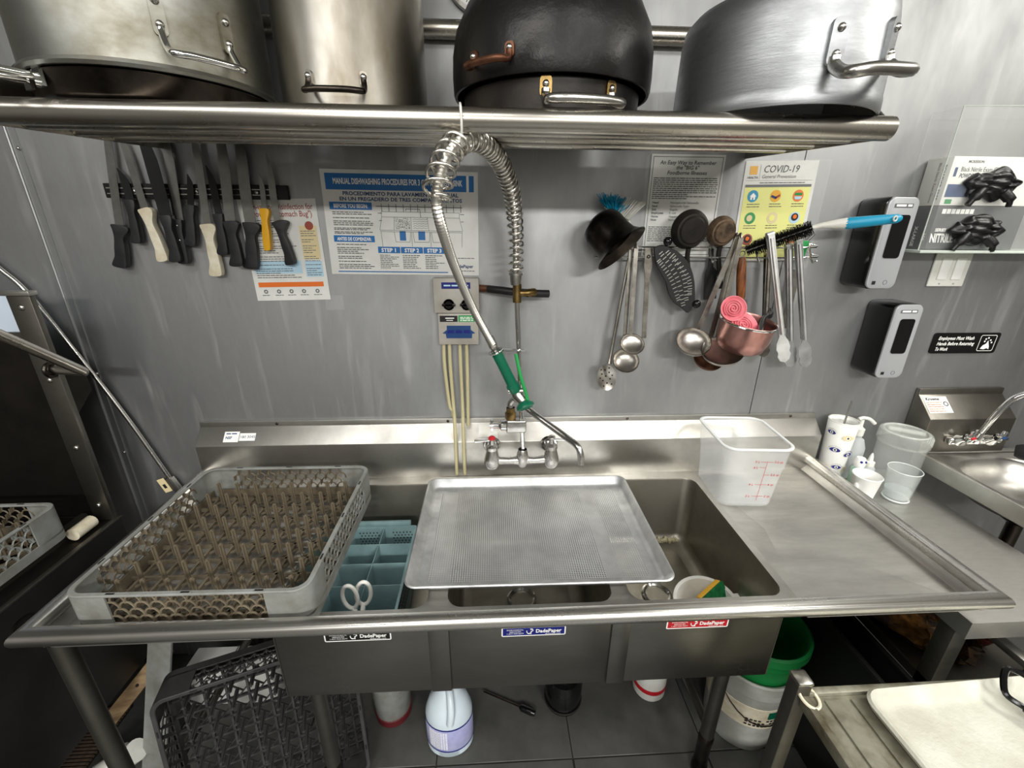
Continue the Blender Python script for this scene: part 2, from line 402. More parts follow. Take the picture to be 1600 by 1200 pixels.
MB().cyl((.665, .85, .22), (.665, 1.2, .22), .013, n=12).build('cross_rail', 'steel_dark', sk)
# waste pipes under the drains
for (cx0, cx1, bx0, bx1) in cells:
    mx = (bx0+bx1)/2
    p = MB().lathe([(.05, .597), (.05, .575), (.03, .56), (.026, .50), (.026, .44)], 18, Matrix.Translation((mx, 1.008, 0)))
    p.tube(smooth_path([(mx, 1.008, .445), (mx, 1.01, .40), (mx, 1.05, .375), (mx, 1.12, .375), (mx, 1.34, .39)], 4), .027, 14)
    p.lathe([(.034, 0), (.034, .02), (.02, .024), (0, .024)], 18, axis((mx, 1.0, .40), (.0, -.6, -.4)))
    p.build('waste_pipe', 'ivory', sk)
# ------------------------------------------------------------------ wall shelf of steel pipes
sh = thing('pipe_shelf', 'wall shelf of long stainless pipes between two end brackets carrying stock pots', 'shelf', (-.05, 1.1, 1.835))
for y, r, x0, x1 in ((.88, .0205, -.868, .745), (.965, .0165, -.853, .738), (1.07, .0135, -.853, .738), (1.172, .011, -.853, .738)):
    MB().cyl((x0, y, 1.875-r), (x1, y, 1.875-r), r, n=24).build('pipe', 'tube_steel', sh)
for x in (-.858, .738):
    MB().prism([(.868, 1.836), (1.3545, 1.863), (1.3545, 1.96), (.985, 1.95), (.885, 1.872)], x, x+.004, Matrix(((0, 0, 1, 0), (1, 0, 0, 0), (0, 1, 0, 0), (0, 0, 0, 1)))).build('end_bracket', 'tube_steel', sh)
up = thing('wall_rail', 'steel pipe rail fixed to the wall behind the pots', 'rail', (-.05, 1.335, 2.138))
MB().cyl((-.86, 1.33, 2.138), (.745, 1.33, 2.138), .0205, n=20).build('pipe', 'tube_steel', up)
for x in (-.80, .70): MB().cyl((x, 1.33, 2.138), (x, 1.3548, 2.138), .012, n=12).build('bracket', 'tube_steel', up)
# ------------------------------------------------------------------ pots on the shelf
def hit(px, py, c, r):
    d = ray(px, py); A = d.x*d.x+d.y*d.y; B = -(d.x*c[0]+d.y*c[1]); C = c[0]**2+c[1]**2-r*r
    q = B*B-A*C
    t = (-B-math.sqrt(max(q, 0)))/A; p = V((0, 0, ZC))+d*t
    return math.atan2(p.y-c[1], p.x-c[0]), p.z
def pot_handle(root, c, r, a0, a1, z_top, z_bot, out, drop, m_plate, m_bar, br=.006, plate_w=.022, name='handle', z2=None):
    P = lambda a, rad, z: V((c[0]+rad*math.cos(a), c[1]+rad*math.sin(a), z))
    dz = (z2 or 0); h = None
    for k, a in enumerate((a0, a1)):
        o = dz*k; M = frame(P(a, r+.001, z_bot+o), (-math.sin(a), math.cos(a), 0), (0, 0, 1))
        q = MB().prism(rr(plate_w, z_top-z_bot, plate_w*.35, 4, 0, (z_top-z_bot)/2), -.004, .004, M).build('handle_plate', m_plate, root)
        for f in ((.25, .78) if z_top-z_bot > .04 else (.6,)): MB().ball(M @ V((0, (z_top-z_bot)*f, .004)), .0065, 10, 6).build('rivet', 'satin_chrome', q)
    am = (a0+a1)/2; q = []
    for k, (a, s) in enumerate(((a0, 1), (a1, -1))):
        o = dz*k; seq = [P(a, r+.004, z_bot+.012+o), P(a, r+.008, z_bot+o), P(a+(am-a)*.05, r+out*.55, z_bot-drop*.75+o), P(a+(am-a)*.16, r+out*.92, z_bot-drop+o)]
        q.append(seq)
    pts = smooth_path(q[0]+[P(am-(am-a0)*.4, r+out, z_bot-drop+dz*.35), P(am+(a1-am)*.4, r+out, z_bot-drop+dz*.65)]+q[1][::-1], 5)
    return MB().tube(pts, br, 10).build('handle', m_bar, root)
# 1: big aluminium stock pot turned over, on a dark pan
c1 = (-.65, 1.055)
pan = thing('saute_pan', 'dark steel saute pan lying under the overturned stained stock pot', 'pan', (*c1, 1.8755))
MB().lathe([(0, 1.8765), (.180, 1.8765), (.188, 1.882), (.197, 1.912), (.199, 1.914), (.196, 1.9155), (.186, 1.89), (0, 1.883)], 48, Matrix.Translation((*c1, 0))).build('body', 'pan_dark', pan)
a, z = hit(48, 112, c1, .197)
hd = MB(); u = V((math.cos(a), math.sin(a), 0)); w_ = V((-u.y, u.x, 0)); b0 = V((*c1, 1.903))+u*.196
for s in (-1, 1): hd.box(-.012, .012, -.014, .014, -.002, .003, frame(b0+w_*s*.022, w_, (0, 0, 1)))
hd.tube(smooth_path([b0+w_*.02, b0+w_*.021+u*.04, b0+w_*.012+u*.13, b0+u*.15, b0-w_*.012+u*.13, b0-w_*.021+u*.04, b0-w_*.02], 6), .006, 10)
hd.build('handle', 'chrome', pan)
p1 = thing('stock_pot', 'big stained aluminium stock pot turned upside down at the left end of the shelf', 'pot', (*c1, 1.917))
MB().lathe([(.197, 1.917), (.204, 1.917), (.207, 1.922), (.204, 1.928), (.201, 1.929), (.200, 2.33), (.19, 2.345), (0, 2.35), (0, 2.342), (.195, 2.33), (.196, 1.93)], 64, Matrix.Translation((*c1, 0)), closed=True).build('body', 'aluminium_stained', p1)
aa, za = hit(252, 50, c1, .203); ab, zb = hit(358, 80, c1, .203)
pot_handle(p1, c1, .201, aa, ab, za+.055, za-.006, .045, .03, 'aluminium_stained', 'chrome', .0055, .02)
# 2: tall stainless stock pot turned over
c2 = (-.283, 1.12)
p2 = thing('stock_pot', 'tall stainless stock pot with a streaked mirror side, second from the left', 'pot', (*c2, 1.8755))
MB().lathe([(.146, 1.876), (.150, 1.876), (.152, 1.880), (.150, 1.885), (.150, 2.27), (.14, 2.28), (0, 2.283), (0, 2.278), (.145, 2.26), (.146, 1.89)], 64, Matrix.Translation((*c2, 0)), closed=True).build('body', 'stained_pot', p2)
aa, za = hit(484, 122, c2, .152); ab, zb = hit(568, 128, c2, .152)
pot_handle(p2, c2, .151, aa, ab, za+.012, za-.012, .035, .014, 'stained_pot', 'pan_dark', .0055, .013)
# 3: dark pot under an upturned wok
c3 = (.14, 1.11)
p3 = thing('braising_pot', 'blackened pot with steel handle under the upturned black wok', 'pot', (*c3, 1.8755))
MB().lathe([(0, 1.8765), (.180, 1.8765), (.187, 1.882), (.190, 1.935), (.187, 1.935), (.184, 1.886), (0, 1.882)], 56, Matrix.Translation((*c3, 0))).build('body', 'carbon_brown', p3)
aa, za = hit(853, 140, c3, .19); ab, zb = hit(953, 148, c3, .19)
pot_handle(p3, c3, .189, aa, ab, za+.022, za-.012, .05, .012, 'brass', 'satin_chrome', .0085, .022)
p3b = thing('wok', 'round black wok turned upside down in the middle of the shelf', 'wok', (*c3, 1.937))
MB().lathe([(.204, 1.937), (.209, 1.937), (.2115, 1.944), (.2125, 1.97), (.211, 2.01), (.203, 2.05), (.182, 2.09), (.145, 2.122), (.09, 2.142), (.04, 2.149), (0, 2.15), (0, 2.145), (.09, 2.137), (.142, 2.117), (.178, 2.086), (.198, 2.048), (.206, 2.01), (.2075, 1.97)], 64, Matrix.Translation((*c3, 0)), closed=True).build('bowl', 'carbon', p3b, sm=50)
aa, za = hit(742, 96, c3, .212); ab, zb = hit(797, 88, c3, .212)
pot_handle(p3b, c3, .2105, aa, ab, za+.016, za-.008, .03, .006, 'rust', 'rust', .006, .018)
# 4: aluminium brazier
c4 = (.573, .995)
p4 = thing('brazier_pot', 'bright brushed aluminium brazier pot overhanging the right end of the shelf', 'pot', (*c4, 1.8755))
MB().lathe([(.181, 1.876), (.185, 1.876), (.1865, 1.882), (.186, 1.90), (.1845, 1.902), (.1815, 2.02), (.177, 2.043), (.165, 2.056), (.14, 2.06), (0, 2.061), (0, 2.056), (.16, 2.05), (.175, 2.03), (.181, 1.89)], 72, Matrix.Translation((*c4, 0)), closed=True).build('body', 'aluminium', p4)
aa, za = hit(1300, 100, c4, .185); ab, zb = hit(1381, 104, c4, .185)
pot_handle(p4, c4, .184, aa, ab, za+.062, za-.004, .05, .018, 'aluminium', 'satin_chrome', .0095, .026, z2=.012)
# dial clock high on the wall behind the wok
ck = thing('wall_dial', 'round white dial with a silver rim high on the wall above the guard rail', 'clock', (.05, 1.352, 2.28))
Mk = wall(-.012, 2.262, 1.3545)
MB().lathe([(0, 0), (.085, 0), (.092, .01), (.09, .022), (.082, .024), (.078, .016)], 40, Mk).build('case', 'chrome', ck)
fc = MB().lathe([(.079, .012), (0, .0125)], 40, Mk).build('face', 'paper_white', ck)
tk = MB()
for i in range(60): tk.rect(-.0008, .0008, .066 if i % 5 else .060, .073, .014, Mk @ Matrix.Rotation(R(6*i), 4, 'Z'))
tk.rect(-.002, .002, -.01, .055, .0145, Mk @ Matrix.Rotation(R(-50), 4, 'Z')); tk.build('marks', 'ink', fc, sm=0)
# ------------------------------------------------------------------ knives on the magnetic strip
YK = 1.334
kn = thing('knife_strip', 'black magnetic knife strip screwed to the steel wall', 'knife rack', (-.8, 1.355, 1.74))
MB().box(-1.043, -.556, 1.340, 1.3548, 1.741, 1.778).build('body', 'matte_black', kn, bev=.002)
for z in (1.752, 1.766): MB().box(-1.036, -.585, 1.3385, 1.3405, z-.0012, z+.0012).build('magnet_bar', 'steel', kn, sm=0)
for x in (-.965, -.80, -.64): MB().ball((x, 1.3395, 1.759), .005, sc=(1, .5, 1)).build('screw', 'satin_chrome', kn)
mat('black_handle', (24, 24, 26), .5, 0., (36, 36, 38), 30)
mat('blade', (176, 176, 172), .28, 1., (140, 138, 132), 10)
mat('blade_black', (26, 26, 28), .35)
def knife(tip, junc, end, wb, wh, m_b, m_h, label, extra=0., curve=0., rivets=False, hook=.25, guard=.0, tipk=.5, YK=1.334):
    T = at(*tip, YK); J = at(*junc, YK); E = at(*end, YK)
    ly = (T-J); L = ly.length*(1+extra); M = frame(J, (ly.normalized().z, 0, -ly.normalized().x), ly)   # y along blade, z to room
    k = thing('kitchen_knife', label, 'knife', (J.x, YK, J.z), group='knives on the magnetic strip')
    pl = []
    n = 10
    for i in range(n+1):                      # spine, left side
        t = i/n; pl.append((-wb*.5+curve*L*t*t*.25, L*t))
    for i in range(n, -1, -1):                # edge
        t = i/n; wd = wb*(1-max(0, (t-tipk)/(1-tipk))**2.2) if t > tipk else wb
        pl.append((-wb*.5+curve*L*t*t*.25+max(wd, .0008), L*t))
    b = MB().prism(pl, -.001, .001, M).build('blade', m_b, k, sm=0)
    wh *= .82; guard *= .8; hy = E-J; H = hy.length; u = hy.normalized(); Mh = frame(J, (-u.z, 0, u.x), u)
    pts = [(-.5, 0), (-.5-guard*.3, .03), (-.47, .12), (-.36, .3), (-.42, .55), (-.44, .75), (-.55-hook*.6, .93), (-.45-hook*.4, 1.0), (.25, 1.0), (.46, .94), (.5, .8), (.48, .5), (.40, .28), (.5+guard, .12), (.5+guard*1.3, .04), (.46, -.02)]
    sgn = 1
    P = [V((x*wh, y*H, 0)) for x, y in pts]; P = smooth_path(P+[P[0]], 3)[:-1]
    h = MB().prism([(p.x*sgn, p.y) for p in P], -.009, .009, Mh).build('handle', m_h, k, bev=.004, seg=2)
    if rivets:
        for f in (.12, .45, .85): MB().ball(Mh @ V((0, H*f, .009 if Mh.col[2].y < 0 else -.009)), .003, 8, 6).build('rivet', 'satin_chrome', h)
    return k
knife((167, 227), (187, 352), (192, 418), .022, .038, 'blade', 'black_handle', 'long-bladed knife with a worn black handle, leftmost on the strip', .45, .15, guard=.35)
knife((188.6, 262), (204, 313), (217, 380), .021, .029, 'blade_black', 'black_handle', 'small black paring knife just left of the ivory-handled pair', guard=.1)
knife((197, 234), (226.5, 326.5), (259.5, 407.6), .02, .033, 'blade', 'ivory', 'knife with an ivory handle, the upper of the two ivory ones', .4, guard=.3)
knife((232, 238), (259.5, 337.5), (279, 409), .034, .034, 'blade_black', 'black_handle', 'large knife with a wide all-black blade', .5, guard=.1, YK=1.318)
knife((262, 233), (279, 344), (291, 412), .026, .028, 'blade', 'black_handle', 'silver knife with three rivets in its black handle', .4, rivets=True, hook=.4)
knife((297.5, 273), (298, 321), (301, 384), .017, .031, 'blade_black', 'black_handle', 'short black paring knife hanging straight, beside the riveted knife')
knife((307, 232), (324, 351), (342, 431), .021, .037, 'blade', 'ivory', 'knife with an ivory handle, the lower of the two ivory ones', .4, guard=.3)
knife((327, 258), (342, 335), (352, 398), .02, .031, 'blade_black', 'black_handle', 'narrow black knife hanging just right of the lower ivory handle')
knife((347.5, 232), (360, 346), (373.6, 416), .028, .038, 'blade', 'black_handle', 'straight silver knife with a thick black handle over the poster edge', .45, guard=.25, YK=1.318)
knife((369.5, 233), (391.5, 348.5), (395.6, 420), .03, .042, 'blade', 'black_handle', 'curved silver butcher knife with a broad black handle', .4, .35, guard=.3)
knife((407.5, 270), (413.5, 326.5), (419, 391), .014, .026, 'blade', 'yellow', 'small knife with a yellow handle', guard=.15, hook=-.3)
knife((411.6, 240), (434, 346), (457.5, 413), .019, .031, 'blade', 'black_handle', 'curved boning knife with a black handle, rightmost on the strip', 0, .4, guard=.6)
# ------------------------------------------------------------------ posters
def sheet(name, label, cat, X0, X1, z0, z1, rot=0., Y=1.3525, m='paper'):
    M = wall(X0, z1, Y) @ Matrix.Rotation(R(rot), 4, 'Z')
    t = thing(name, label, cat, (X0, Y, z1)); MB().box(0, X1-X0, -(z1-z0), 0, -.0008, 0, M).build('sheet', m, t, sm=0)
    return t, M, X1-X0, z1-z0
# --- dishwashing instructions
po, M, W_, H_ = sheet('instruction_poster', 'laminated blue and white dishwashing procedures poster with a sink drawing', 'poster', -.466, -.028, 1.538, 1.822, -.5)
d = .0006
pb = MB().rect(.012, W_-.012, -.052, -.010, d, M).rect(.016, .135, -.104, -.084, d, M).rect(.018, .135, -.192, -.174, d, M)
for i in range(3): pb.rect(.142+.0665*i, .2065+.0665*i, -.222, -.204, d, M)
pb.rect(.02, .345, -.2775, -.2745, d, M); pb.rect(.208, .226, -.186, -.160, d, M); pb.rect(.262, .282, -.184, -.160, d, M)
pb.build('blue_print', 'blue', po, sm=0)
tx = MB().text('MANUAL DISHWASHING PROCEDURES FOR 3 COMPARTMENT SINK', M @ Matrix.Translation((W_/2-.006, -.037, 0)), .021, 2*d, bold=.03, width=.36)
tx.text('BEFORE YOU BEGIN:', M @ Matrix.Translation((.0755, -.099, 0)), .014, 2*d, bold=.03, width=.095)
tx.text('ANTES DE COMENZAR:', M @ Matrix.Translation((.0765, -.188, 0)), .013, 2*d, bold=.03, width=.098)
for i in range(3): tx.text('STEP %d' % (i+1), M @ Matrix.Translation((.174+.0665*i, -.2185, 0)), .015, 2*d, bold=.03, width=.042)
tx.rect(.405, .412, -.052, -.010, 2*d, M @ Matrix.Translation((0, 0, 0)))
tx.build('white_lettering', 'paper_white', po, sm=0)
tx = MB().text('PROCEDIMIENTO PARA LAVAMIENTO MANUAL', M @ Matrix.Translation((W_/2, -.066, 0)), .014, d, bold=.03, width=.325)
tx.text('EN UN FREGADERO DE TRES COMPARTIMIENTOS', M @ Matrix.Translation((W_/2, -.080, 0)), .0135, d, bold=.03, width=.345)
tx.text('DadePaper', M @ Matrix.Translation((.392, -.262, 0)), .013, d, bold=.03)
tx.build('blue_lettering', 'blue_dark', po, sm=0)
sm_ = MB()
rnd = random.Random(3)
for y in (-.112, -.117, -.127, -.136, -.141, -.146, -.155, -.159, -.1655, -.1695): words(sm_, .022, .136, y, .0034, M, d, rnd.uniform(.7, 1), rnd)
y = -.2
while y > -.272: words(sm_, .024, .136, y, .0034, M, d, rnd.uniform(.5, 1), rnd); y -= .0052 if rnd.random() < .7 else .009
for i in range(3):
    y = -.229; x = .146+.0665*i
    while y > -.270: words(sm_, x, x+.058, y, .003, M, d, rnd.uniform(.5, 1), rnd); y -= .0052
for y in (-.272, -.235): words(sm_, .375, .425, y, .003, M, d, 1, rnd)
sm_.build('small_print', 'ink', po, sm=0)
dr = MB()
def ln(x0, y0, x1, y1, t=.0011): 
    a = V((x0, y0, d)); b = V((x1, y1, d)); n = (b-a).normalized().cross(V((0, 0, 1)))*t/2
    dr.add([a-n, b-n, b+n, a+n], [(0, 1, 2, 3)], M)
for x in [.162+.0205*i for i in range(12)]: ln(x, -.087, x, -.108, .0018)
ln(.146, -.094, .392, -.094, .0022)
for s in (0, 1): ln(.15+.235*s, -.112, .162+.235*s, -.112, .0018); ln(.152+.235*s, -.132, .16+.235*s, -.132, .0018)
for a in ((.160, -.122, .383, -.122), (.160, -.108, .383, -.108), (.160, -.108, .160, -.122), (.383, -.108, .383, -.122), (.152, -.158, .392, -.158), (.152, -.162, .392, -.162), (.160, -.122, .152, -.158), (.383, -.122, .392, -.158),
          (.155, -.162, .157, -.203), (.390, -.162, .389, -.203), (.243, -.162, .243, -.203), (.298, -.162, .298, -.203), (.196, -.122, .193, -.158), (.243, -.122, .243, -.158), (.290, -.122, .294, -.158), (.340, -.122, .345, -.158)): ln(*a)
for x0, x1 in ((.193, .24), (.247, .296), (.301, .346)):
    ln(x0, -.162, x0+.003, -.19); ln(x0+.003, -.19, x1-.003, -.19); ln(x1-.003, -.19, x1, -.162)
for k in range(5):
    for q in range(7): ln(.249+.006*q, -.128-.006*k+(.002 if q % 2 else 0), .255+.006*q, -.128-.006*k+(0 if q % 2 else .002), .0009)
for k in range(170):
    x = rnd.uniform(.197, .240); y = rnd.uniform(-.155, -.125); dr.rect(x, x+.002, y, y+.0012, d, M)
ln(.230, -.100, .270, -.1, .0016); ln(.270, -.1, .272, -.122, .0016); ln(.230, -.1, .230, -.106, .0016)
dr.build('sink_drawing', 'ink_grey', po, sm=0)
# --- clean-up poster behind the knives
po, M, W_, H_ = sheet('health_poster', 'clean-up and disinfection poster with an orange band hanging behind the knives', 'poster', -.705, -.488, 1.458, 1.742, 1.0)
tx = MB().text('Clean-up and Disinfection for', M @ Matrix.Translation((W_/2, -.028, 0)), .022, d, bold=.012, width=.195)
tx.text('Norovirus ("Stomach Bug")', M @ Matrix.Translation((W_/2, -.047, 0)), .022, d, bold=.012, width=.185)
tx.lathe([(.012, d), (0, d*1.5)], 20, M @ Matrix.Translation((.188, -.072, 0))); tx.build('red_lettering', 'maroon', po, sm=0)
MB().rect(.012, W_-.014, -.244, -.230, d, M).build('orange_band', 'orange', po, sm=0)
MB().rect(.158, .208, -.165, -.072, d, M).build('tan_panel', 'tan', po, sm=0)
MB().rect(.01, .148, -.205, -.168, d, M).rect(.158, .208, -.215, -.170, d, M).build('blue_panel', 'skyblue', po, sm=0)
sm_ = MB(); y = -.058
while y > -.225:
    words(sm_, .014, .145, y, .0034, M, 2*d, rnd.uniform(.5, 1), rnd)
    if -.215 < y < -.078: words(sm_, .161, .205, y, .003, M, 2*d, rnd.uniform(.5, 1), rnd)
    y -= .0062 if rnd.random() < .75 else .011
for x in (.03, .068, .105, .142, .182):
    sm_.lathe([(.006, 2*d), (.003, 2*d)], 12, M @ Matrix.Translation((x, -.257, 0))); words(sm_, x-.012, x+.012, -.269, .003, M, 2*d, 1, rnd)
sm_.build('small_print', 'ink_grey', po, sm=0)
# --- BIG 6
po, M, W_, H_ = sheet('notice', 'black and white notice about the big six foodborne illnesses', 'notice', .466, .682, 1.592, 1.872, 0)
tx = MB()
for s, y in (('An Easy Way to Remember', -.026), ('the "BIG 6"', -.039), ('Foodborne Illnesses', -.0525)): tx.text(s, M @ Matrix.Translation((W_/2, y, 0)), .0145, d, bold=.015, shear=.15)
tx.ring([(.006, -.274), (W_-.006, -.274), (W_-.006, -.006), (.006, -.006)], [(.0072, -.2728), (W_-.0072, -.2728), (W_-.0072, -.0072), (.0072, -.0072)], 0, d, M)
for i, s in enumerate(('Nosey', 'Boys', 'Eat', 'Raw', 'Shellfish', 'Now')):
    tx.text(('Need', 'Send', 'Sick', 'Employees', 'Home', 'Now')[i], M @ Matrix.Translation((.016, -.130-.0095*i, 0)), .0085, d, 'LEFT', .03)
    tx.text(('Nontyphoidal Salmonella', 'Salmonella Typhi', 'Shigella', 'E. coli', 'Hepatitis A', 'Norovirus')[i], M @ Matrix.Translation((.07, -.130-.0095*i, 0)), .0085, d, 'LEFT')
for i in range(11): words(tx, .012, W_-.012, -.063-.0054*i, .0036, M, d, .55 if i in (8, 10) else 1, rnd)
for i in range(8): words(tx, .012, W_-.012, -.196-.0056*i, .0036, M, d, 1, rnd)
tx.build('lettering', 'ink', po, sm=0)
# --- COVID
po, M, W_, H_ = sheet('health_notice', 'yellow and white COVID-19 prevention notice with small round pictures', 'notice', .744, .962, 1.578, 1.858, 1.2)
MB().rect(.008, W_-.01, -.274, -.070, d, M).build('yellow_panel', 'pale_yellow', po, sm=0)
MB().rect(.008, W_-.01, -.070, -.063, 2*d, M).build('dark_band', 'ink_grey', po, sm=0)
tx = MB().text('COVID-19', M @ Matrix.Translation((.055, -.031, 0)), .027, d, 'LEFT', .004, .2, width=.105)
tx.text('General Prevention', M @ Matrix.Translation((.053, -.046, 0)), .013, d, 'LEFT', 0, .2); tx.text('HEALTH', M @ Matrix.Translation((.026, -.047, 0)), .0085, d, bold=.02)
tx.rect(.046, .0466, -.05, -.01, d, M).rect(.008, W_-.01, -.0525, -.052, d, M); words(tx, .05, .19, -.0595, .0034, M, d, 1, rnd)
for r_ in range(3):
    for c_ in range(3):
        for q in range(2): words(tx, .022+.068*c_, .06+.068*c_, -.117-.06*r_-.007*q, .003, M, 2*d, 1, rnd)
tx.build('lettering', 'ink', po, sm=0)
MB().rect(.015, .038, -.036, -.014, d, M).build('emblem', 'yellow', po, sm=0)
cols = ['blue_handle', 'yellow', 'orange', 'green_bright', 'tan', 'skyblue', 'maroon', 'blue', 'orange']
for r_ in range(3):
    for c_ in range(3):
        Mi = M @ Matrix.Translation((.036+.069*c_+.002*r_, -.094-.061*r_, 0))
        q = MB().flat(circ(.0165, 24), 2*d, Mi).build('picture', cols[r_*3+c_], po, sm=0)
        if (r_, c_) == (0, 0): MB().flat([(-.010, -.001), (0, .009), (.010, -.001), (.007, -.001), (.007, -.010), (.002, -.010), (.002, -.004), (-.002, -.004), (-.002, -.010), (-.007, -.010), (-.007, -.001)], 3*d, Mi).build('house', 'paper_white', q, sm=0)
        elif (r_, c_) == (0, 1): MB().bar(Mi @ V((-.013, 0, 3*d)), Mi @ V((.003, -.006, 3*d)), .006, .0004, (0, 1, 0)).build('hand', 'blue_dark', q, sm=0); MB().bar(Mi @ V((.013, .002, 3*d)), Mi @ V((.001, -.005, 3*d)), .006, .0004, (0, 1, 0)).build('hand', 'maroon', q, sm=0)
        elif (r_, c_) == (0, 2): MB().flat([(-.012, -.002), (.012, -.002), (.008, -.010), (-.008, -.010)], 3*d, Mi).build('basin', 'skyblue', q, sm=0); MB().rect(-.011, .011, .001, .008, 3*d, Mi).build('hands', 'green_bright', q, sm=0)
        elif (r_, c_) in ((1, 2), (2, 0)): MB().flat(circ(.011, 16, 0, .002), 3*d, Mi).build('hair', 'ink', q, sm=0); MB().flat(circ(.006, 16, 0, .003), 4*d, Mi).build('face', 'orange', q, sm=0)
        else: MB().flat(circ(.009, 16, -.002, 0), 3*d, Mi).build('figure', 'tan' if c_ != 1 else 'pale_yellow', q, sm=0)
# clear film and tape over the notices
mat('film', (255, 255, 255), .10, alpha=.045, bump=1., bs=26)
for nm, lb, a in (('clear_film', 'clear plastic film taped over the COVID-19 notice', (.725, 1.000, 1.56, 1.865)), ('clear_film', 'clear plastic film around the black and white notice', (.452, .712, 1.63, 1.868)),
              ('clear_tape', 'loose strip of clear tape below the clean-up poster', (-.500, -.445, 1.43, 1.475))):
    tag(MB().box(a[0], a[1], 1.3512, 1.3517, a[2], a[3]).build(nm, 'film', sm=0), lb, 'film' if 'film' in nm else 'tape')
# ------------------------------------------------------------------ chemical dispenser
mat('dispenser_grey', (168, 164, 156), .45, 0., (148, 142, 132), 8)
cd = thing('chemical_dispenser', 'grey chemical dispenser box with two black knobs above the sink', 'dispenser', (-.1, 1.355, 1.33))
MB().box(-.168, -.030, 1.318, 1.3545, 1.425, 1.530).build('upper_box', 'dispenser_grey', cd, bev=.004)
MB().box(-.158, -.034, 1.322, 1.3545, 1.325, 1.424).build('lower_box', 'dispenser_grey', cd, bev=.003)
for x in (-.122, -.068):
    k = MB().lathe([(.0, .012), (.011, .012), (.013, 0), (.017, 0), (.017, .004)], 20, wall(x, 1.452, 1.318)).build('knob', 'gloss_black', cd)
    MB().bar((x-.02, 1.312, 1.452), (x+.02, 1.312, 1.452), .012, .008).build('grip', 'gloss_black', k, bev=.002)
M = wall(0, 0, 1.3175)
q = MB().rect(-.142, -.056, 1.499, 1.518, 0, M).build('blue_plate', 'navy', cd, sm=0)
z_ = MB(); words(z_, -.135, -.062, 1.5065, .007, M, .0005, 1, rnd); z_.build('lettering', 'skyblue', q, sm=0)
M = wall(0, 0, 1.3215)
q = MB().rect(-.152, -.098, 1.398, 1.417, 0, M).build('black_sticker', 'matte_black', cd, sm=0); MB().rect(-.135, -.108, 1.408, 1.411, .0005, M).rect(-.132, -.112, 1.402, 1.404, .0005, M).build('lettering', 'paper_white', q, sm=0)
q = MB().rect(-.095, -.045, 1.398, 1.418, 0, M).build('green_sticker', 'green_bright', cd, sm=0); z_ = MB()
for zz in (1.411, 1.406, 1.401): words(z_, -.09, -.05, zz, .004, M, .0005, 1, rnd)
z_.build('lettering', 'paper_white', q, sm=0)
q = MB().flat([(-.146, 1.362), (-.132, 1.373), (-.132, 1.386), (-.058, 1.386), (-.058, 1.373), (-.044, 1.362), (-.054, 1.360), (-.055, 1.346), (-.134, 1.346), (-.136, 1.360)], 0, M).build('sink_picture', 'blue_dark', cd, sm=0)
for i in range(3): MB().flat([(-.132+.026*i, 1.362), (-.110+.026*i, 1.362), (-.110+.024*i, 1.372), (-.128+.024*i, 1.372)], .0005, M).build('bowl_picture', 'navy', q, sm=0)
for x, zb, xb in ((-.145, 1.08, -.125), (-.127, .875, -.117), (-.094, .875, -.090), (-.073, 1.045, -.075)):
    pth = smooth_path([(x, 1.335, 1.328), (x, 1.33, 1.25), (x+(xb-x)*.5, 1.325, 1.12), (xb, 1.32 if zb > 1 else 1.288, 1.07 if zb < 1 else zb+.02)]+([(xb, 1.287, .96)] if zb < 1 else [])+[(xb, 1.318 if zb > 1 else 1.288, zb)], 5)
    MB().tube(pth, .0058, 10).build('hose', 'tube_clear', cd)
cn = MB().tube([(-.03, 1.34, 1.498), (.0, 1.325, 1.498)], .011, 12); cn.build('inlet', 'rust', cd)
# black hose from the dispenser to the faucet tee
tag(MB().tube(smooth_path([(-.002, 1.323, 1.498), (.03, 1.305, 1.497), (.075, 1.29, 1.494), (.13, 1.29, 1.490), (.178, 1.30, 1.487)], 6), .0115, 12).build('rubber_hose', 'rubber'), 'short black rubber hose across the wall behind the faucet riser', 'hose')
# ------------------------------------------------------------------ pre-rinse faucet
fa = thing('pre_rinse_faucet', 'wall-mounted pre-rinse faucet with coil spring hose and green spray handle', 'faucet', (.1, 1.298, .97))
YF = 1.235
for s, x in ((-1, .004), (1, .197)):
    vb = MB().lathe([(0, -.030), (.018, -.028), (.026, -.014), (.025, .004), (.019, .028), (.017, .036), (.0195, .038), (.0195, .048), (.015, .052), (.009, .056), (.008, .075), (0, .076)], 20, Matrix.Translation((x, YF, .962))).build('valve', 'satin_chrome', fa)
    MB().tube([(x, YF, .975), (x, 1.29, .985)], .015, 14).lathe([(.0, .0), (.026, .0), (.03, .006), (.026, .012), (0, .012)], 20, frame((x, 1.2985, .985), (1, 0, 0), (0, 0, 1))).build('wall_flange', 'chrome', vb)
    ev = MB(); ev.add([(-.006, 0, 0)], [])
    hx = -.055 if s < 0 else .055
    MB().prism([(-.007, -.004), (hx*.5, -.005), (hx, -.010), (hx*1.02, .001), (hx*.5, .002), (-.007*s*-1, .004)], -.006, .006, frame((x, YF, 1.034), (1, 0, 0), (0, 0, 1))).build('lever', 'chrome', vb, bev=.002)
    MB().lathe([(.011, 0), (.0115, .006), (.007, .010), (0, .011)], 16, Matrix.Translation((x, YF, 1.036))).build('index_button', 'red' if s < 0 else 'satin_chrome', vb)
MB().tube([(.015, YF, .958), (.06, YF, .956), (.1, YF, .958), (.14, YF, .956), (.185, YF, .96)], [.014, .0115, .016, .0115, .014], 16).build('manifold', 'satin_chrome', fa)
MB().lathe([(0, -.026), (.012, -.026), (.02, -.008), (.0195, .010), (.015, .034), (.014, .036)], 20, Matrix.Translation((.103, YF, .962))).build('centre_body', 'satin_chrome', fa)
rt = at(806, 428, YF)
rb = V((.104, YF, .995))
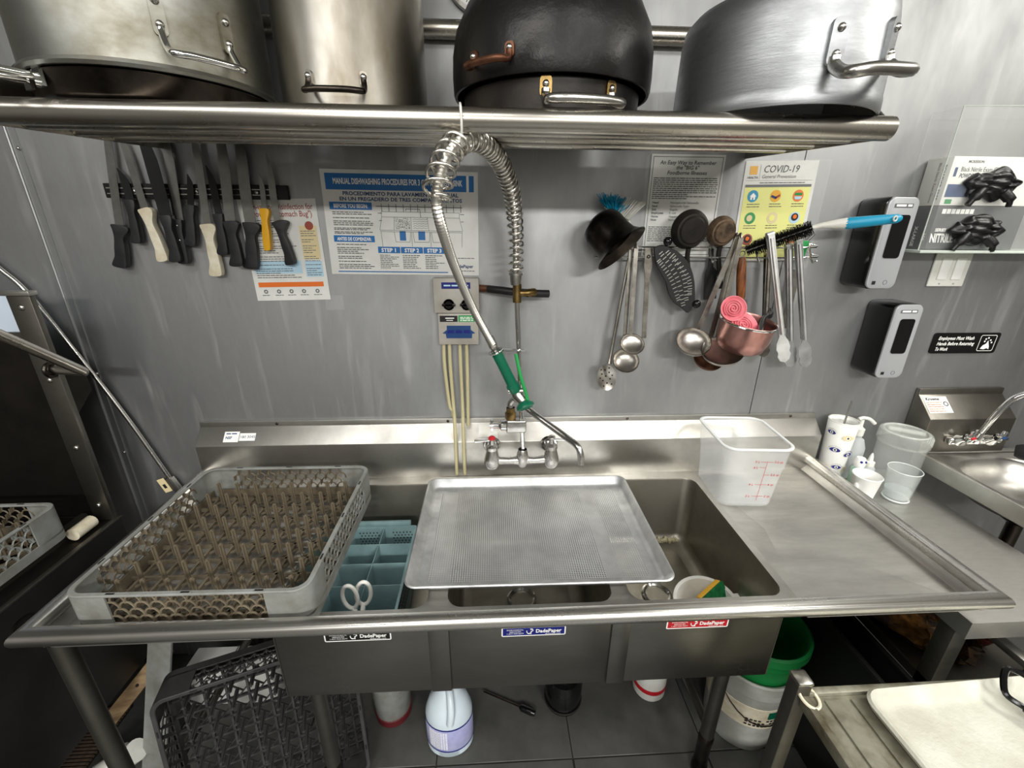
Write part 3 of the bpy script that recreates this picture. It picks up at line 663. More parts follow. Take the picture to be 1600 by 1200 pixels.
MB().tube([rb, rb.lerp(rt, .12), rt], .0075, 14).build('riser', 'chrome', fa)
# add-on faucet with swing spout
p = rb.lerp(rt, .16)
ad = MB().box(-.05, .014, -.014, .014, -.022, .022, Matrix.Translation(p)).build('add_on_body', 'satin_chrome', fa, bev=.006, seg=3)
MB().tube([p+V((-.05, 0, 0)), p+V((-.066, 0, 0)), p+V((-.07, 0, 0)), p+V((-.075, 0, 0)), p+V((-.102, 0, 0))], [.017, .017, .012, .008, .008], 14).build('stem', 'chrome', ad)
MB().bar(p+V((-.095, 0, -.022)), p+V((-.095, 0, .022)), .010, .008, (0, 1, 0)).build('tee_handle', 'chrome', ad, bev=.002)
MB().lathe([(.015, 0), (.018, .004), (.018, .022), (.0135, .026), (.0135, .04)], 8, Matrix.Translation(p+V((-.036, 0, .022)))).build('swivel_nut', 'brass', ad)
q0 = p+V((-.036, 0, .058)); e1 = at(880, 680, 1.10); e2 = at(904, 700, 1.05); e3 = at(908, 726, 1.04)
MB().tube(smooth_path([q0, q0+V((.0, 0, .02)), q0+V((.02, -.01, .034)), q0.lerp(e1, .4)+V((0, 0, .024)), e1, e2, e3], 6), .0095, 14).build('spout', 'satin_chrome', fa)
# tee where the rubber hose joins
tp = at(808, 458, YF)
MB().cyl(tp+V((0, 0, -.026)), tp+V((0, 0, .026)), .0125, n=14).build('tee', 'brass', fa)
MB().tube([tp, tp+V((.03, .0, 0)), tp+V((.03, .0, 0)), tp+V((.05, .02, 0))], [.0095, .0095, .012, .012], 12).build('tee_branch', 'brass', fa)
MB().lathe([(.014, -.03), (.0165, -.012), (.0165, -.004), (.02, -.003), (.02, .003), (.014, .004)], 16, Matrix.Translation(rt)).build('spring_collar', 'satin_chrome', fa)
# spring and hose
sp = smooth_path([rt, at(806, 370, 1.225), at(800, 305, 1.17), at(782, 255, 1.08), at(757, 225, .98), at(727, 217, .90), at(702, 238, .85), at(687, 277, .815), at(681, 312, .80)], 10)
hs = smooth_path([at(681, 312, .80), at(689, 352, .83), at(708, 410, .92), at(738, 480, 1.04), at(771, 541, 1.14)], 12)
full = sp[:-1]+hs
def resample(P, n):
    L = [0]
    for i in range(1, len(P)): L.append(L[-1]+(P[i]-P[i-1]).length)
    out = []; k = 0
    for i in range(n):
        s = L[-1]*i/(n-1)
        while k < len(P)-2 and L[k+1] < s: k += 1
        out.append(P[k].lerp(P[k+1], (s-L[k])/max(L[k+1]-L[k], 1e-9)))
    return out, L[-1]
hp, hl = resample(full, 330)
mat('spring_steel', (226, 222, 214), .24, 1.); mat('hose_steel', (214, 211, 204), .34, 1.)
MB().tube(hp, [.0106 if i % 2 else .0078 for i in range(330)], 10).build('hose', 'hose_steel', fa, sm=60)
spr, sl = resample(sp, 900)
ts = [(spr[min(i+1, 899)]-spr[max(i-1, 0)]).normalized() for i in range(900)]
x = V((1, 0, 0)); hel = []; ph = 0
for i in range(900):
    x = (x-ts[i]*x.dot(ts[i])).normalized(); y = ts[i].cross(x); t = i/899
    turns = 34 if t < .22 else 46 if t < .62 else 34 if t < .72 else 28
    ph += 2*math.pi*turns/900; rad = .0195+.0045*max(0, (t-.62)/.38)
    hel.append(spr[i]+(x*math.cos(ph)+y*math.sin(ph))*rad)
MB().tube(hel, .0031, 6).build('coil_spring', 'spring_steel', fa, sm=60)
# spray valve hung in its ring
g0 = hs[-1]; g1 = at(806, 612, 1.15); gd = (g1-g0).normalized(); gl = (g1-g0).length
Mg = axis(g0, gd)
MB().lathe([(.009, -.03), (.0125, -.028), (.0125, 0), (.0105, .004), (.0105, .012), (.0135, .014)], 16, Mg).build('swivel', 'satin_chrome', fa)
MB().lathe([(.0135, .014), (.0150, .02), (.0145, gl*.5), (.0155, gl*.82), (.019, gl*.84), (.019, gl*.96), (.015, gl)], 18, Mg).build('grip', 'green', fa)
n0 = g1; n1 = at(822, 634, 1.13)
MB().tube([n0-gd*.004, n0+gd*.012, n0.lerp(n1, .8)], [.015, .018, .014], 14).cyl(n0+V((-.022, -.004, .004)), n0+V((.02, -.004, .004)), .0095, n=12).build('valve_head', 'satin_chrome', fa)
nd = V((.35, -.45, -.8)).normalized()
MB().lathe([(.010, -.008), (.020, 0), (.026, .006), (.027, .014), (.021, .018), (.018, .012), (0, .012)], 24, axis(n0.lerp(n1, .8), nd)).build('bumper', 'green', fa)
h0 = at(806, 553, 1.16); h1 = at(814, 590, 1.14); h2 = at(821, 612, 1.135)
MB().tube(smooth_path([h0, h1, h2, n1+V((.005, 0, .012))], 5), .005, 8).build('squeeze_lever', 'green_bright', fa)
rp = at(812, 546, YF)
MB().torus(g0+gd*.016, .019, .0028, gd).build('hook_ring', 'chrome', fa)
MB().tube([g0+gd*.016+V((.018, .01, .0)), rp+V((-.005, -.012, 0)), rp+V((.012, -.012, 0))], .004, 8).build('hook_arm', 'chrome', fa)
# wire hook on the shelf that holds the spring up
hk = smooth_path([(-.047, .918, 1.862), (-.048, .905, 1.882), (-.047, .88, 1.8795), (-.045, .8555, 1.868), (-.044, .853, 1.84), (-.046, .872, 1.812), (-.05, .90, 1.798), (-.05, .915, 1.812)], 6)
tag(MB().tube(hk, .0022, 8).build('wire_hook', 'white_plastic'), 'thin wire hook over the front shelf pipe holding the spring', 'hook')
# ------------------------------------------------------------------ utensil rail and what hangs on it
YR = 1.315
ra = thing('utensil_rail', 'chrome wire utensil rack fixed to the wall under the notices', 'rack', (.65, 1.35, 1.6))
for z, y in ((1.622, YR), (1.594, YR-.012)):
    MB().tube(smooth_path([(.335, 1.354, z+.006), (.338, y+.01, z), (.36, y, z), (.94, y, z), (.975, y+.012, z+.01), (.985, 1.354, z+.016)], 4), .0026, 8).build('wire', 'chrome', ra)
for x in (.345, .66, .80, .965): MB().tube([(x, YR+.002, 1.634), (x, YR-.003, 1.622), (x, YR-.015, 1.594), (x, YR-.03, 1.580), (x, YR-.045, 1.588)], .0024, 8).build('wire_hook', 'chrome', ra)
for a, b in (((.94, YR-.01, 1.595), (.985, 1.353, 1.57)), ((.94, YR, 1.622), (1.0, 1.353, 1.66))): MB().tube([a, b], .0024, 8).build('brace', 'chrome', ra)
# dark steel cup, mouth down
c0 = at(931, 343, 1.265); c1_ = at(971, 389, 1.215); ax = (c1_-c0); L = ax.length
cu = thing('steel_cup', 'dark stained steel cup with flared lip hung at the left end of the rack', 'cup', tuple(c0))
MB().lathe([(0, .0), (.035, .003), (.052, .015), (.058, .034), (.058, L*.62), (.061, L*.8), (.073, L*.97), (.079, L), (.073, L*.96), (.056, L*.8), (.053, .03), (0, .012)], 36, axis(c0, ax)).build('body', 'pan_dark', cu)
# dish brush behind it
br = thing('dish_brush', 'white dish brush with blue and white bristles above the steel cup', 'brush', tuple(at(993, 385, 1.30)))
MB().tube(smooth_path([at(945, 322, 1.31), at(962, 334, 1.31), at(982, 344, 1.31), at(987, 365, 1.305), at(995, 388, 1.30)], 6), [.004]*12+[.005]*13, 10).build('handle', 'white_plastic', br)
b0 = at(956, 330, 1.31); b1 = at(979, 343, 1.31)
for nm, m_, f0, f1 in (('blue_bristles', 'blue_handle', -.4, .35), ('white_bristles', 'white_plastic', .35, 1.1)):
    bb = MB()
    for i in range(120):
        f = random.uniform(f0, f1); o = b0.lerp(b1, f)+V((0, random.uniform(-.014, .014), 0)); nd_ = V(((f-.3)*.035+.018, random.uniform(-.01, .01), .042+random.uniform(-.003, .004)))
        if nm[0] == 'b': nd_ = V((random.uniform(-.03, .03), random.uniform(-.02, .02), random.uniform(.02, .042)))
        bb.tube([o, o+nd_], .0012, 4, cap=False)
    bb.build(nm, m_, br, sm=0)
mat('ladle_steel', (204, 200, 194), .34, 1., (160, 154, 146), 14)
mat('handle_dim', (170, 166, 158), .36, 1., (120, 114, 106), 20)
def bowl_mesh(c, d, r, depth, th=.0015, n=28):
    M_ = axis(c, d); k = 8
    pr = [(r*math.cos(math.pi/2*i/k), -depth*math.sin(math.pi/2*i/k)) for i in range(k+1)]
    inn = [((r-th)*math.cos(math.pi/2*i/k), -(depth-th)*math.sin(math.pi/2*i/k)) for i in range(k+1)]
    return MB().lathe(pr+inn[::-1], n, M_)
def ladle(top, nk, c, Y, r, depth, label, face=(-.1, -.75, .65), m='ladle_steel', mh='handle_dim', hw=.012, Yb=None):
    T = at(*top, Y); N = at(*nk, Y-.01); Cc = at(*c, Yb or Y-.03)
    l = thing('ladle', label, 'ladle', tuple(Cc), group='ladles on the utensil rack')
    bowl_mesh(Cc, face, r, depth).build('bowl', m, l)
    hb = MB().bar(T, N, hw, .003, (0, 1, 0)); f = V(face).normalized(); back = Cc+V((0, .0, 0))+(N-Cc).normalized()*r*.9
    hb.tube([N, N.lerp(back, .5), back], .004, 8)
    hb.tube(smooth_path([T, T+V((0, .006, .012)), T+V((0, .014, .004)), T+V((0, .016, -.012))], 4), .0035, 6)
    hb.build('handle', mh, l); return l
# slotted spoon
sp_ = thing('slotted_spoon', 'perforated serving spoon hanging lowest on the rack', 'spoon', tuple(at(948, 590, 1.29)))
M_ = frame(at(948, 590, 1.29), (1, 0, .25), (-.2, -.1, 1))
sb = MB(); n = 28; ringsv = []
for k in range(6):
    f = k/5; ringsv.append([(.031*f*math.cos(2*math.pi*i/n), .047*f*math.sin(2*math.pi*i/n), .012*(f*f)-.012) for i in range(n)])
sb.add([p_ for r_ in ringsv[1:] for p_ in r_]+[(0, 0, -.012)], [(a*n+i, a*n+(i+1) % n, (a+1)*n+(i+1) % n, (a+1)*n+i) for a in range(4) for i in range(n)]+[(5*n, (i+1) % n, i) for i in range(n)], M_)
sb.build('bowl', 'ladle_steel', sp_)
for q_ in ((0, 0), (.012, .012), (-.012, .012), (.012, -.012), (-.012, -.012), (0, .024), (0, -.024), (.02, 0), (-.02, 0), (.013, .03), (-.013, .03), (.013, -.03), (-.013, -.03)):
    MB().lathe([(.003, .001), (.0, .0012)], 8, M_ @ Matrix.Translation((*q_, .012*((q_[0]/.031)**2+(q_[1]/.047)**2)-.012))).build('hole', 'matte_black', sp_)
MB().tube(smooth_path([at(952, 568, 1.292), at(958, 535, 1.30), at(972, 460, 1.305), at(985, 392, 1.31)], 5), [.008]+[.0055]*15, 8).build('handle', 'handle_dim', sp_)
ladle((986, 390), (975, 545), (978, 563), 1.30, .041, .026, 'steel ladle hanging behind the small round spoon')
ladle((994, 388), (985, 522), (988, 537), 1.285, .037, .017, 'small round steel spoon ladle, highest bowl of the left bunch', (-.05, -.7, .7))
fl_ = thing('flat_turner', 'flat steel turner handle hanging beside the black strainer', 'turner', tuple(at(1003, 530, 1.315)))
MB().prism([(-.011, 0), (.011, 0), (.012, -.05), (.007, -.09), (.007, -.27), (-.007, -.27), (-.007, -.09), (-.012, -.05)], -.0015, .0015, frame(at(1014, 388, 1.30), (1, 0, .06), (-.06, 0, 1)) ).build('handle', 'handle_dim', fl_, sm=0)
MB().torus(at(1013.5, 401, 1.2975), .004, .0015, (0, -1, 0), 14, 6).build('hang_hole', 'matte_black', fl_)
# black clip-on strainer
zc = lambda x, y: (900+x/3, 220+y/3)
sx = thing('clip_strainer', 'black crescent-shaped clip-on strainer with rows of slots', 'strainer', tuple(at(1040, 430, 1.285)))
YS = 1.285
out = [zc(*q_) for q_ in ((363, 500), (400, 488), (440, 500), (490, 530), (530, 580), (550, 640), (556, 700), (552, 760), (525, 806), (495, 785), (455, 755), (430, 710), (420, 665), (395, 620), (372, 570))]
P2 = [at(*q_, YS) for q_ in out]; P2 = smooth_path(P2+[P2[0]], 3)[:-1]
Ms = wall(0, 0, YS)
MB().prism([(p_.x, p_.z) for p_ in P2], -.004, .004, Ms).build('plate', 'black_plastic', sx, bev=.0015, seg=1)
sl_ = MB()
for rw, (a, b, c_) in enumerate((((395, 525), (470, 640), (500, 770)), ((425, 520), (500, 630), (515, 745)), ((450, 535), (523, 640), (530, 720)), ((385, 560), (440, 640), (478, 745)))):
    pth = smooth_path([at(*zc(*q_), YS) for q_ in (a, b, c_)], 7)
    for i in range(0, len(pth)):
        t_ = (pth[min(i+1, len(pth)-1)]-pth[max(i-1, 0)]).normalized(); nrm = V((t_.z, 0, -t_.x))
        o_ = pth[i]+V((0, -.0046, 0)); sl_.bar(o_-nrm*.0062, o_+nrm*.0062, .0022, .0006, (0, 1, 0))
sl_.build('slot_drawing', 'steel', sx, sm=0)
for q_ in ((430, 472), (565, 765)): MB().ball(at(*zc(*q_), YS-.005), .013, 14, 8, (1, .8, 1)).build('clip', 'gloss_black', sx)
# two upturned round ladles, dark bottoms towards the room
for c_, r_, lb, m_, y_ in (((1078, 359), .055, 'round blackened wok ladle with its bottom facing out, over the notice', 'carbon_brown', 1.285), ((1127, 362), .044, 'brown burnt round ladle bottom beside the blackened one', 'carbon_rust', 1.305)):
    if 'carbon_rust' not in MT: mat('carbon_rust', (128, 106, 84), .5, .5, (56, 46, 38), 26, bump=.3, bs=40)
    w2 = thing('wok_ladle', lb, 'ladle', tuple(at(*c_, y_)), group='ladles on the utensil rack')
    Cc = at(*c_, y_)
    MB().lathe([(0, .022), (r_*.62, .021), (r_*.70, .0165), (r_*.74, .0165), (r_*.80, .016), (r_*.96, .004), (r_, -.004), (r_*.97, -.004), (r_*.75, .012), (0, .014)], 36, axis(Cc, (.05, -1, -.12))).build('bowl', m_, w2)
    MB().tube(smooth_path([Cc+V((.004, 0, -r_*.9)), Cc+V((.01, .01, -r_-.03)), Cc+V((.035, .012, -r_-.12))], 5), .0075, 8).build('handle', 'carbon_brown', w2)
ladle((1152, 372), (1092, 512), (1084, 533), 1.285, .052, .034, 'steel ladle with a wide bowl at the lower left of the middle bunch', (-.1, -.62, .75), hw=.016, Yb=1.245)
ladle((1150, 385), (1108, 535), (1107, 560), 1.30, .046, .028, 'reddish steel ladle tucked lowest behind the two bright ladles', (0, -.55, .8), 'rust', hw=.016, Yb=1.285)
ladle((1158, 372), (1121, 528), (1129, 547), 1.27, .060, .034, 'steel ladle tilted to the right in front of the pink cup', (-.25, -.45, .85), hw=.014, Yb=1.215)
bt = thing('black_turner', 'black nylon turner hanging behind the ladles', 'turner', tuple(at(1098, 440, 1.335)))
MB().prism([(-.006, 0), (.006, 0), (.007, -.06), (.02, -.075), (.022, -.16), (-.016, -.16), (-.014, -.075), (-.007, -.06)], -.002, .002, frame(at(1112, 385, 1.338), (1, 0, .12), (-.12, 0, 1))).build('blade', 'black_plastic', bt, sm=0)
# pink-stained cup pan with rose moulds
pc = at(1157, 520, 1.225)
mat('pink_steel', (196, 150, 142), .3, .9, (160, 112, 104), 10)
pp = thing('small_saucepan', 'small pinkish steel saucepan hanging by its black handle', 'saucepan', tuple(pc))
Mp = axis(pc+V((0, 0, -.052)), (.08, -.18, 1))
MB().lathe([(0, 0), (.05, .002), (.066, .014), (.074, .045), (.076, .088), (.079, .092), (.076, .096), (.073, .09), (.070, .046), (.062, .018), (0, .008)], 40, Mp).build('body', 'pink_steel', pp)
MB().torus(Mp @ V((0, 0, .092)), .0775, .003, Mp.col[2].xyz, 40, 8).build('rim', 'chrome', pp)
MB().tube(smooth_path([Mp @ V((.07, .0, .08)), at(1192, 500, 1.24), at(1204, 492, 1.27), at(1203, 484, 1.30)], 5), [.009]*10+[.007]*6, 10).build('handle', 'gloss_black', pp)
for k, (c_, nrm, rr_, lb) in enumerate((((1146, 482), (-.15, -1, .35), .036, 'pink silicone rose mould standing up in the saucepan'), ((1163, 507), (.1, -.75, .65), .040, 'pink silicone rose mould lying lower in the saucepan'))):
    o_ = at(*c_, 1.215-.01*k); Mr = axis(o_, nrm)
    ro = thing('rose_mould', lb, 'mould', tuple(o_), group='rose moulds in the saucepan')
    MB().lathe([(0, -.012), (rr_*.8, -.012), (rr_, 0), (rr_*1.02, .003), (rr_*.96, .003), (rr_*.8, -.002), (0, -.003)], 30, Mr).build('cup', 'pink', ro)
    pe = []
    for i in range(70):
        a_ = i*.33; r_ = rr_*.74*(i/70)**.8; pe.append(Mr @ V((r_*math.cos(a_), r_*math.sin(a_), .001)))
    MB().tube(pe, .0024, 5).build('petals', 'pink', ro)
# wooden-handled spatula
wo = thing('wooden_spatula', 'spatula with a red-brown wooden handle hanging between ladles and tongs', 'spatula', tuple(at(1159, 467, 1.30)))
wa, wz = at(1159, 402, 1.30), at(1157, 470, 1.30)
MB().tube([wa, wa.lerp(wz, .1), wa.lerp(wz, .5), wa.lerp(wz, .92), wz], [.009, .0125, .0135, .0125, .007], 12).build('handle', 'wood', wo)
MB().box(-.022, .022, -.001, .001, -.09, .004, Matrix.Translation(wz)).build('blade', 'handle_dim', wo)
MB().torus(wa+V((0, 0, .01)), .008, .0018, (0, -1, 0), 16, 6).build('hang_ring', 'chrome', wo)
# tongs
def tongs(top, bot, Y, label, m='aluminium', spread=.012):
    T = at(*top, Y); B = at(*bot, Y-.02); u = (B-T).normalized(); side = V((0, 1, 0)).cross(u).normalized(); L = (B-T).length
    t = thing('tongs', label, 'tongs', tuple(T), group='tongs on the utensil rack')
    for s in (-1, 1):
        o_ = V((0, s*spread*.5, 0)); Mt = frame(T+o_*.3, side, -u)
        pl = [(-.009, 0), (.009, 0), (.008, -L*.5), (.008, -L*.78), (.018, -L*.83), (.021, -L*.88), (.017, -L*.91), (.02, -L*.94), (.014, -L*.98), (0, -L), (-.014, -L*.98), (-.02, -L*.94), (-.017, -L*.91), (-.021, -L*.88), (-.018, -L*.83), (-.008, -L*.78), (-.008, -L*.5)]
        MB().prism(pl, -.0012+s*spread*.4, .0012+s*spread*.4, Mt @ Matrix.Rotation(s*.02, 4, 'X')).build('arm', m, t, sm=0)
        MB().tube([Mt @ V((0, -.01, s*spread*.4)), Mt @ V((0, -L*.76, s*spread*.4))], .0062, 8).build('rib', m, t)
    MB().tube([T+side*-.01, T+side*.01], .007, 10).build('hinge', m, t)
    return t
mat('alu_bright', (240, 240, 238), .5, 1., (214, 214, 212), 20); mat('tong_steel', (214, 214, 214), .42, 1., (180, 180, 180), 16)
tongs((1203, 366), (1226, 566), 1.245, 'bright aluminium tongs leaning right, leftmost of the three long tongs', 'alu_bright')
tongs((1232, 384), (1235, 574), 1.29, 'straight steel tongs hanging between the bright tongs and the rightmost tongs', 'tong_steel')
tongs((1247, 376), (1259, 574), 1.27, 'steel tongs hanging rightmost on the rack', 'tong_steel')
tongs((1200, 395), (1193, 558), 1.318, 'dull brownish steel tongs behind the saucepan handle', 'handle_dim')
gh = thing('green_spatula', 'bright green plastic handle at the right end of the rack', 'spatula', tuple(at(1256, 377, 1.325)))
MB().prism([(-.013, 0), (.013, 0), (.004, -.085), (-.004, -.085)], -.006, .006, frame(at(1257, 376, 1.325), (1, 0, 0), (0, 0, 1))).build('handle', 'green_bright', gh, bev=.002)
MB().box(-.012, .012, -.001, .001, -.27, -.085, Matrix.Translation(at(1256, 376, 1.328))).build('blade', 'handle_dim', gh)
# bottle brush
bb_ = thing('bottle_brush', 'black bottle brush with a blue and white handle laid across the rack', 'brush', tuple(at(1220, 372, 1.26)))
s0, s1 = at(1166, 392, 1.285), at(1268, 356, 1.235)
MB().tube([s0, s1], .003, 6).build('stem', 'steel', bb_)
bq = MB(); sd = (s1-s0).normalized(); Ma = axis(s0, sd); Ls = (s1-s0).length
for i in range(900):
    z_ = i/900*Ls; a_ = i*.62; r_ = .022*(1-.25*(z_ < .02))*random.uniform(.85, 1.05)
    bq.tube([Ma @ V((0, 0, z_)), Ma @ V((r_*math.cos(a_), r_*math.sin(a_), z_+.002*math.sin(i)))], [.0011, .0007], 3, cap=False)
bq.build('bristles', 'matte_black', bb_, sm=0)
h3 = [s1, at(1285, 352, 1.23), at(1310, 350, 1.22), at(1322, 349, 1.215)]
MB().tube(h3, [.006, .0075, .013, .0145], 12).build('neck', 'white_plastic', bb_)
MB().tube([at(1316, 349.5, 1.217), at(1325, 349, 1.213), at(1355, 346, 1.203), at(1385, 343, 1.193), at(1402, 341.5, 1.188), at(1408, 341, 1.186)], [.012, .0155, .0145, .013, .012, .007], 14).build('handle', 'blue_handle', bb_)
MB().torus(at(1399, 341.5, 1.174), .006, .002, (.2, -1, 0), 16, 6).build('hang_eye', 'white_plastic', bb_)
# ------------------------------------------------------------------ soap dispensers
mat('dispenser_face', (172, 174, 177), .35, .3)
def soap(p_tl, p_tr, p_bl, p_br, label, top_clip=False):
    # front face measured on the plane that stands out from the wall
    Yf = 1.255
    TL, TR, BL, BR = (at(*q_, Yf) for q_ in (p_tl, p_tr, p_bl, p_br))
    xm = (TL.x+TR.x+BL.x+BR.x)/4; w_ = ((TR.x-TL.x)+(BR.x-BL.x))/2; zt = (TL.z+TR.z)/2; zb = (BL.z+BR.z)/2
    s = thing('soap_dispenser', label, 'dispenser', (xm, 1.355, zb), group='soap dispensers on the wall')
    h = zt-zb
    MB().prism(rr(w_, h, .022, 5, xm, (zt+zb)/2), 0, 1.3545-Yf-.004, wall(0, 0, 1.3545)).build('body', 'gloss_black', s, bev=.006, seg=2)
    MB().prism(rr(w_*.93, h*.985, .02, 5, xm, (zt+zb)/2), 0, .008, wall(0, 0, Yf+.006)).build('face_plate', 'dispenser_face', s, bev=.003, seg=2)
    MB().prism(rr(w_*.50, h*.46, .008, 4, xm+.004, zb+h*.58), 0, .0015, wall(0, 0, Yf-.0025)).build('window', 'gloss_black', s)
    q = MB().rect(xm-w_*.28, xm+w_*.28, zb+h*.885, zb+h*.925, 0, wall(0, 0, Yf-.003)).build('name_plate', 'ink_grey', s, sm=0)
    z_ = MB(); words(z_, xm-w_*.24, xm+w_*.24, zb+h*.895, h*.035, wall(0, 0, Yf-.0035), 0, 1, random.Random(5)); z_.build('lettering', 'paper_white', q, sm=0)
    MB().rect(xm-w_*.30, xm-w_*.19, zb+h*.055, zb+h*.095, 0, wall(0, 0, Yf-.003)).build('sensor', 'matte_black', s, sm=0)
    MB().torus((xm+w_*.12, Yf-.002, zb+h*.08), .006, .0008, (0, -1, 0), 16, 5).build('mark', 'ink_grey', s)
    return s
soap((1388, 308), (1441, 305), (1350, 452), (1398, 452), 'upper black and silver soap dispenser crossed by the blue brush handle')
soap((1402, 476), (1450, 474), (1362, 590), (1405, 592), 'lower black and silver soap dispenser above the clear jar')
# ------------------------------------------------------------------ glove boxes in a clear holder
gx0, gx1, YG = 1.262, 1.75, 1.265
gh_ = thing('glove_holder', 'clear acrylic wall holder carrying two boxes of gloves', 'holder', (1.45, 1.355, 1.615))
mat('acrylic', (248, 250, 248), .05, alpha=.07, bump=.15, bs=20)
mat('acrylic_edge', (214, 224, 214), .2, alpha=.75)
MB().box(gx0, gx1, YG, YG+.003, 1.622, 1.985).build('front_panel', 'acrylic', gh_, sm=0)
MB().box(gx0, gx0+.003, YG+.003, 1.354, 1.622, 1.985).build('side_panel', 'acrylic', gh_, sm=0)
MB().box(gx0-.012, gx1, YG-.02, 1.354, 1.612, 1.620).build('base', 'acrylic_edge', gh_, bev=.002)
MB().tube([(gx0, YG, 1.62), (gx0, YG, 1.985), (gx1, YG, 1.995)], .0016, 6).build('edge', 'acrylic_edge', gh_)
mat('box_white', (228, 228, 222), .5); mat('box_dark', (62, 64, 68), .4); mat('glove_black', (14, 14, 15), .4, bump=.6, bs=30)
rnd = random.Random(11)
for z0, z1, m_, lb in ((1.742, 1.868, 'box_white', 'white box of black nitrile exam gloves, upper in the clear holder'), (1.6215, 1.7405, 'box_dark', 'dark grey box of black gloves standing on the holder base')):
    g = thing('glove_box', lb, 'glove box', (1.43, 1.31, z0), group='glove boxes')
    x0 = 1.29
    MB().box(x0, 1.56, YG+.008, 1.350, z0, z1).build('carton', m_, g, bev=.001)
    Mg_ = wall(x0, z0, YG+.0075); Ms_ = frame((x0-.0005, 1.345, z0), (0, -1, 0), (0, 0, 1))
    if m_ == 'box_white':
        MB().text('Black Nitrile Exam Gloves', Mg_ @ Matrix.Translation((.03, .088, 0)), .017, 0, 'LEFT', width=.13).text('POWDER-FREE', Mg_ @ Matrix.Translation((.03, .072, 0)), .0155, 0, 'LEFT', .02, .2, width=.075).text('MCKESSON', Mg_ @ Matrix.Translation((.045, .110, 0)), .009, 0, 'LEFT', .02).build('lettering', 'ink', g, sm=0)
        MB().rect(.006, .075, .022, .055, .0003, Mg_).rect(.012, .020, .075, .098, .0003, Mg_).build('blue_print', 'blue_dark', g, sm=0)
        MB().rect(.012, .032, .004, .016, .0003, Mg_).build('green_mark', 'green_bright', g, sm=0)
        MB().text('POWDER-FREE', Ms_ @ Matrix.Translation((.05, .06, 0)) @ Matrix.Rotation(R(-90), 4, 'Z'), .014, .0004, bold=.02).text('Black Nitrile Exam Gloves', Ms_ @ Matrix.Translation((.035, .06, 0)) @ Matrix.Rotation(R(-90), 4, 'Z'), .01, .0004).build('lettering', 'ink_grey', g, sm=0)
    else:
        MB().text('NITRILE', Mg_ @ Matrix.Translation((.005, .02, 0)), .034, 0, 'LEFT', .03, -.2, width=.075).text('SERIES', Mg_ @ Matrix.Translation((.012, .05, 0)), .012, 0, 'LEFT', .03).text('X-LARGE', Ms_ @ Matrix.Translation((.02, .035, 0)) @ Matrix.Rotation(R(-90), 4, 'Z'), .014, .0004, bold=.03).text('100', Ms_ @ Matrix.Translation((.05, .035, 0)) @ Matrix.Rotation(R(-90), 4, 'Z'), .014, .0004, bold=.03).build('lettering', 'paper_white', g, sm=0)
        ic = MB()
        for i in range(7): ic.rect(.015+.014*i, .027+.014*i, .098, .111, .0003, Mg_)
        ic.build('icon_lettering', 'paper_white', g, sm=0)
    gc = V((x0+.125, YG-.004, z0+.055))
    gm = MB()
    gm.ball((0, 0, 0), 1, 40, 24); k0 = z0*40
    gm.v = [gc+V((math.copysign(abs(v.x)**.8, v.x)*.078*(1+.10*math.sin(v.z*7+k0)), (v.y*.022)*(1+.5*math.sin(v.x*9+v.z*5+k0)*math.cos(v.z*8-v.x*3)), v.z*.036*(1+.22*math.sin(v.x*6+k0)+.1*math.sin(v.x*14)))) for v in gm.v]
    gm.tube(smooth_path([gc+V((-.035, -.008, -.012)), gc+V((-.055, -.014, -.035)), gc+V((-.068, -.014, -.055))], 4), [.015]*5+[.008]*4, 8)
    gm.tube(smooth_path([gc+V((.03, -.008, -.02)), gc+V((.05, -.016, -.04)), gc+V((.055, -.014, -.058))], 4), [.014]*5+[.007]*4, 8)
    gm.build('gloves', 'glove_black', g, sm=80)
# ------------------------------------------------------------------ switch, sign, towel dispenser
sw = thing('light_switch', 'white double rocker switch plate under the glove boxes', 'switch', (1.47, 1.355, 1.5))
MB().box(1.414, 1.536, 1.348, 1.3545, 1.503, 1.615).build('plate', 'white_plastic', sw, bev=.003)
for x in (1.452, 1.500): MB().box(x-.016, x+.016, 1.344, 1.349, 1.525, 1.592).build('rocker', 'paper_white', sw, bev=.002)
for x in (1.452, 1.500): MB().ball((x, 1.3475, 1.512), .0025, 8, 6).build('screw', 'satin_chrome', sw)
sg = thing('hand_washing_sign', 'black sign telling employees to wash their hands above the hand sink', 'sign', (1.62, 1.355, 1.31))
MB().prism(rr(.238, .072, .008, 4, 1.624, 1.312), 0, .004, wall(0, 0, 1.3545)).build('panel', 'gloss_black', sg)
tx = MB()
for i, s in enumerate(('Employees Must Wash', 'Hands Before Returning', 'To Work')): tx.text(s, wall(1.522, 1.324-.019*i, 1.3502), .0165, 0, 'LEFT', .02, .25, width=(.128, .135, .045)[i])
tx.build('lettering', 'paper_white', sg, sm=0)
o2 = rr(.058, .056, .006, 4, 1.702, 1.312); i2 = rr(.055, .053, .005, 4, 1.702, 1.312)
q = MB().ring(o2, i2, 0, .0004, wall(0, 0, 1.3502)).build('picture_frame', 'paper_white', sg, sm=0)
hb = MB().flat([(1.684, 1.292), (1.690, 1.304), (1.700, 1.310), (1.704, 1.322), (1.708, 1.312), (1.714, 1.300), (1.716, 1.290), (1.708, 1.294), (1.698, 1.290)], .0004, wall(0, 0, 1.3502))
for c_ in ((1.692, 1.318), (1.712, 1.322), (1.718, 1.314), (1.702, 1.330), (1.694, 1.326)): hb.flat(circ(.003, 10, *c_), .0004, wall(0, 0, 1.3502))
hb.build('hands_drawing', 'paper_white', sg, sm=0)
td = thing('towel_dispenser', 'dark rounded wall dispenser cut by the right edge of the picture', 'dispenser', (1.96, 1.355, 1.40))
